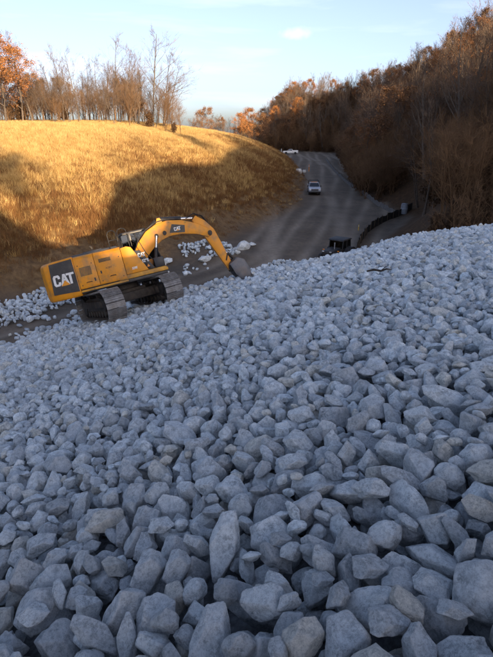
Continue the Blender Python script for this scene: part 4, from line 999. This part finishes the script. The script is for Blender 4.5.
# dark wheeled tractor half hidden behind the riprap
P3 = at(337, 257, -9.7); P3.z = tz(P3.x, P3.y) + .02
T = empty('wheel_tractor', mw=Matrix.Translation(P3) @ Matrix.Rotation(R(-128), 4, 'Z') @ Matrix.Diagonal((.92, .95, .62, 1))); tag(T, 'dark compact wheel tractor with orange rims behind the riprap edge', 'tractor')
ORG = mat('orange_rim', (.55, .20, .04), .5, dirt=(.1, .07, .05), dirt_amt=.7)
DBL = mat('dark_blue_paint', (.014, .018, .026), .65, var=.2, dirt=(.10, .08, .06), dirt_amt=.5)
hd_ = MB().prism_y([(.35, .75), (1.95, .70), (2.02, 1.10), (1.92, 1.42), (.35, 1.55)], -.48, .48).build('hood', DBL, T, .05)
gr_ = MB().box(2.0, 2.05, -.42, .42, .78, 1.30).build('grille', BLK, hd_, .01)
for k in range(6): MB().box(2.052, 2.062, -.40, .40, .80 + k * .085, .82 + k * .085).build('grille_bar', DARKST, gr_)
for sd in (-1, 1): MB().box(1.98, 2.07, sd * .36 - .08, sd * .36 + .08, 1.31, 1.40).build('headlight', LAMP, hd_); MB().box(1.2, 1.34, sd * .72 - .07, sd * .72 + .07, 1.28, 1.40).build('turn_lamp', AMB, T, .02)
MB().tube([(1.0, .2, 1.4), (1.0, .2, 2.35)], .05, 8).build('exhaust_stack', RIM, hd_)
MB().prism_y([(-1.3, .55), (.45, .55), (.45, 1.35), (-1.3, 1.35)], -.60, .60).build('chassis', BLK, T, .03)
ca = MB()
for y in (-.66, .66):
    for a, b in (((-1.2, 1.3), (-1.1, 2.45)), ((.40, 1.3), (.30, 2.45)), ((-.4, 1.3), (-.4, 2.45))): ca.tube([(a[0], y, a[1]), (b[0], y, b[1])], .045, 6)
CA = ca.build('cab_frame', BLK, T)
MB().prism_y([(-1.28, 2.44), (.48, 2.44), (.40, 2.60), (.1, 2.66), (-1.0, 2.66), (-1.22, 2.58)], -.74, .74).build('cab_roof', DBL, T, .04)
for y in (-.66, .66): MB().prism_y([(-1.16, 1.4), (.36, 1.4), (.28, 2.43), (-1.08, 2.43)], y - .004, y + .004).build('window', GLASS, CA, smooth=False)
MB().prism_y([(.375, 1.4), (.385, 1.4), (.30, 2.43), (.29, 2.43)], -.62, .62).build('windshield', GLASS, CA, smooth=False); MB().box(-1.15, -1.14, -.62, .62, 1.4, 2.43).build('window', GLASS, CA, smooth=False)
MB().box(-.9, -.4, -.25, .25, 1.36, 1.5).box(-.95, -.82, -.25, .25, 1.5, 2.0).build('seat', SEATM, T, .03)
for sd in (-1, 1):
    wheel(T, -.75, sd * .86, .72, .42, ORG); wheel(T, 1.45, sd * .78, .46, .30, ORG)
    fp_ = [(-.75 + .82 * math.cos(R(a)), .72 + .82 * math.sin(R(a))) for a in range(15, 166, 15)]; fq_ = [(-.75 + .78 * math.cos(R(a)), .72 + .78 * math.sin(R(a))) for a in range(165, 14, -15)]
    MB().prism_y(fp_ + fq_, sd * .86 - .22, sd * .86 + .22).build('fender', DBL, T)

# ------------------------------------------------------------------ fences, bags, posts, barrel, loose pieces
FAB = mat('silt_fabric', (.012, .012, .013), .85, var=.4, scale=3, dirt=(.07, .06, .05), dirt_amt=.5)
FABG = mat('grey_silt_fabric', (.16, .155, .15), .85, var=.3, scale=3, dirt=(.07, .06, .05), dirt_amt=.7)
STK = mat('stake_wood', (.11, .085, .06), .85, var=.25, scale=12)
def silt_fence(pix, h, m, label, zr=None):
    pts = []
    for u, v in pix:
        yy = 60
        for _ in range(14): q = at(u, v, float(floor_z(yy)) + .05); yy = q.y
        pts.append(Vector((q.x, q.y, 0)))
    dense = []
    for a, b in zip(pts[:-1], pts[1:]):
        n_ = max(2, int((b - a).length / .5)); dense += [a.lerp(b, i / n_) for i in range(n_)]
    dense.append(pts[-1]); base = dense[0]; z0 = tz(base.x, base.y)
    F = empty('silt_fence', (base.x, base.y, z0)); tag(F, label, 'fence', 'silt fences beside the haul road')
    mb = MB(); org = Vector((base.x, base.y, z0))
    for i, p in enumerate(dense):
        z = tz(p.x, p.y); sag = .08 * math.sin(i * 1.3) + .05 * math.sin(i * .37); d = (dense[min(i + 1, len(dense) - 1)] - dense[max(i - 1, 0)]).normalized(); nn_ = Vector((-d.y, d.x, 0)) * .006
        bow = Vector((-d.y, d.x, 0)) * .07 * math.sin(i * 2.1)
        for qq in (Vector((p.x, p.y, z - .12)) - nn_, Vector((p.x, p.y, z + h + sag)) + bow - nn_, Vector((p.x, p.y, z + h + sag)) + bow + nn_, Vector((p.x, p.y, z - .12)) + nn_): mb.v.append(tuple(qq - org))
    for i in range(len(dense) - 1):
        for j in range(4): q = i * 4; mb.f.append((q + j, q + (j + 1) % 4, q + 4 + (j + 1) % 4, q + 4 + j))
    mb.build('fabric', m, F)
    st = MB().box(-.025, .025, -.025, .025, -.3, h + .22).mesh('stake', STK)
    for i in range(0, len(dense), 4):
        o = link(bpy.data.objects.new('stake', st), F); p = dense[i]; o.location = Vector((p.x + .05, p.y - .06, tz(p.x, p.y))) - org; o.rotation_euler = (random.gauss(0, .05), random.gauss(0, .05), random.uniform(0, 1.5))
silt_fence([(326, 160), (334, 171), (345, 182), (360, 194), (378, 206), (394, 214)], .65, FABG, 'grey silt fence along the straight edge of the wood')
silt_fence([(411, 215), (398, 216), (382, 222), (368, 232), (360, 243), (356, 252)], .85, FAB, 'black silt fence curving around the toe of the riprap')
ORP = mat('orange_post', (.70, .24, .04), .6, var=.1); YEP = mat('yellow_post', (.62, .40, .05), .6, var=.1); WHP = mat('white_post', (.7, .7, .68), .6, var=.1)
def post(u, v, h, r_, m, label, zz=None):
    yy = 80
    for _ in range(20): q = at(u, v, float(floor_z(yy)) + .1); yy = min(q.y, 215)
    x, y = (u - 246.5) / FPX * yy / 1.05, yy; P = empty('marker_post', (x, y, tz(x, y))); tag(P, label, 'post', 'marker posts along the haul road')
    MB().lathe([(r_, -.2), (r_, h * .93), (r_ * .7, h), (.005, h)], n=10).build('shaft', m, P); MB().lathe([(r_ * 1.08, h * .72), (r_ * 1.08, h * .84)], n=10).build('reflective_band', WHP, P)
post(309, 171, 1.6, .09, ORP, 'orange marker post standing at the road edge by the white bags'); post(363.5, 229, .6, .05, YEP, 'short yellow marker post on the dirt by the black silt fence')
post(281, 154, 2.0, .10, WHP, 'white marker post at the hill foot near the parked white pickup')
BAG = mat('white_bag', (.72, .71, .68), .8, var=.1, scale=5, bump=.4, dirt=(.35, .28, .2), dirt_amt=.5)
def bag(u, v, s, label):
    yy = 90
    for _ in range(20): q = at(u, v, tz((u - 246.5) / FPX * yy / 1.05, yy)); yy = q.y
    B = empty('bulk_bag', (q.x, q.y, tz(q.x, q.y) - .06)); tag(B, label, 'bag', 'white bulk bags by the road')
    m = MB(); n_ = 16; pr = [(.30, 0), (.46, .06), (.52, .3), (.53, .55), (.48, .78), (.36, .90), (.14, .95)]
    for r_, z in pr:
        for j in range(n_):
            a = 2 * math.pi * j / n_; k = r_ * (1 + .10 * math.cos(4 * a)) * (1 + .06 * math.sin(3 * a + 5 * z)); m.v.append((k * math.cos(a) * s, k * math.sin(a) * s, z * s))
    for i in range(len(pr) - 1):
        for j in range(n_): q_ = i * n_; m.f.append((q_ + j, q_ + (j + 1) % n_, q_ + n_ + (j + 1) % n_, q_ + n_ + j))
    m.f.append(tuple(range(n_))); m.f.append(tuple((len(pr) - 1) * n_ + j for j in range(n_))); m.build('sack', BAG, B)
    for sx in (-1, 1): MB().tube([(sx * .36 * s, -.2 * s, .84 * s), (sx * .38 * s, -.1 * s, 1.08 * s), (sx * .38 * s, .1 * s, 1.08 * s), (sx * .36 * s, .2 * s, .84 * s)], .02, 5).build('lifting_loop', BAG, B)
bag(298.8, 173, 1.12, 'larger full white bulk bag at the foot of the grass bank'); bag(304.2, 172.5, .72, 'smaller slumped white bulk bag at the foot of the grass bank')
q = at(403.5, 215, -9.55); BR = empty('plastic_barrel', (q.x, q.y, tz(q.x, q.y))); tag(BR, 'pale blue grey plastic barrel standing at the dark edge of the wood', 'barrel')
PLS = mat('pale_plastic', (.26, .29, .33), .5, var=.1, dirt=(.12, .1, .08), dirt_amt=.5)
MB().lathe([(.34, 0), (.40, .04), (.43, .35), (.415, .37), (.415, .41), (.43, .43), (.43, .80), (.415, .82), (.415, .86), (.43, .88), (.40, 1.20), (.34, 1.24)], n=22).build('drum', PLS, BR)
MB().lathe([(.37, 1.243), (.39, 1.25), (.39, 1.31), (.30, 1.33), (.02, 1.33)], n=22).build('lid', PLS, BR); MB().lathe([(.10, 1.333), (.10, 1.37), (.02, 1.37)], c=(.18, 0, 0), n=10).build('bung', BLK, BR)
# pale boulders by the bucket
for u, v, s, w in ((243.5, 249, .62, 'big pale boulder resting at the foot of the bank beyond the bucket'), (252, 246, .34, 'second smaller boulder at the foot of the bank beyond the bucket'), (168, 263, .45, 'pale boulder on the sandy heap under the boom'), (205, 263, .40, 'rounded pale boulder at the heap edge under the boom')):
    yy = 45
    for _ in range(12): q = at(u, v, tz((u - 246.5) / FPX * yy, yy)); yy = min(q.y, 70)
    o = bpy.data.objects.new('boulder', rock_meshes[int(u) % 18]); o.matrix_world = Matrix.Translation((q.x, q.y, tz(q.x, q.y) + s * .45)) @ Matrix.Rotation(u, 4, 'Z') @ Matrix.Scale(s, 4)
    o['tint'] = (1.1, 1.06, 1.0); tag(o, w, 'boulder'); link(o)
xr, yr, zr = ray(379, 273); lt = min((q for q in np.arange(12, 40, .05)), key=lambda q: abs(plane_f(xr * q, yr * q) + .1 - zr * q))
LG = MB(); LG.tube([(-.5, 0, .12), (-.22, .04, .17), (.06, -.03, .14), (.3, .05, .20), (.5, .02, .18)], [.035, .05, .045, .035, .012], 7); LG.tube([(.06, -.03, .15), (.18, -.1, .30), (.25, -.18, .36)], [.02, .016, .006], 6)
o = LG.build('broken_branch', mat('wet_wood', (.03, .024, .02), .8, var=.4), None, loc=(xr * lt, yr * lt, plane_f(xr * lt, yr * lt) + .05)); o.scale = (.6,) * 3; tag(o, 'dark broken branch lying on the riprap near its far edge', 'branch')
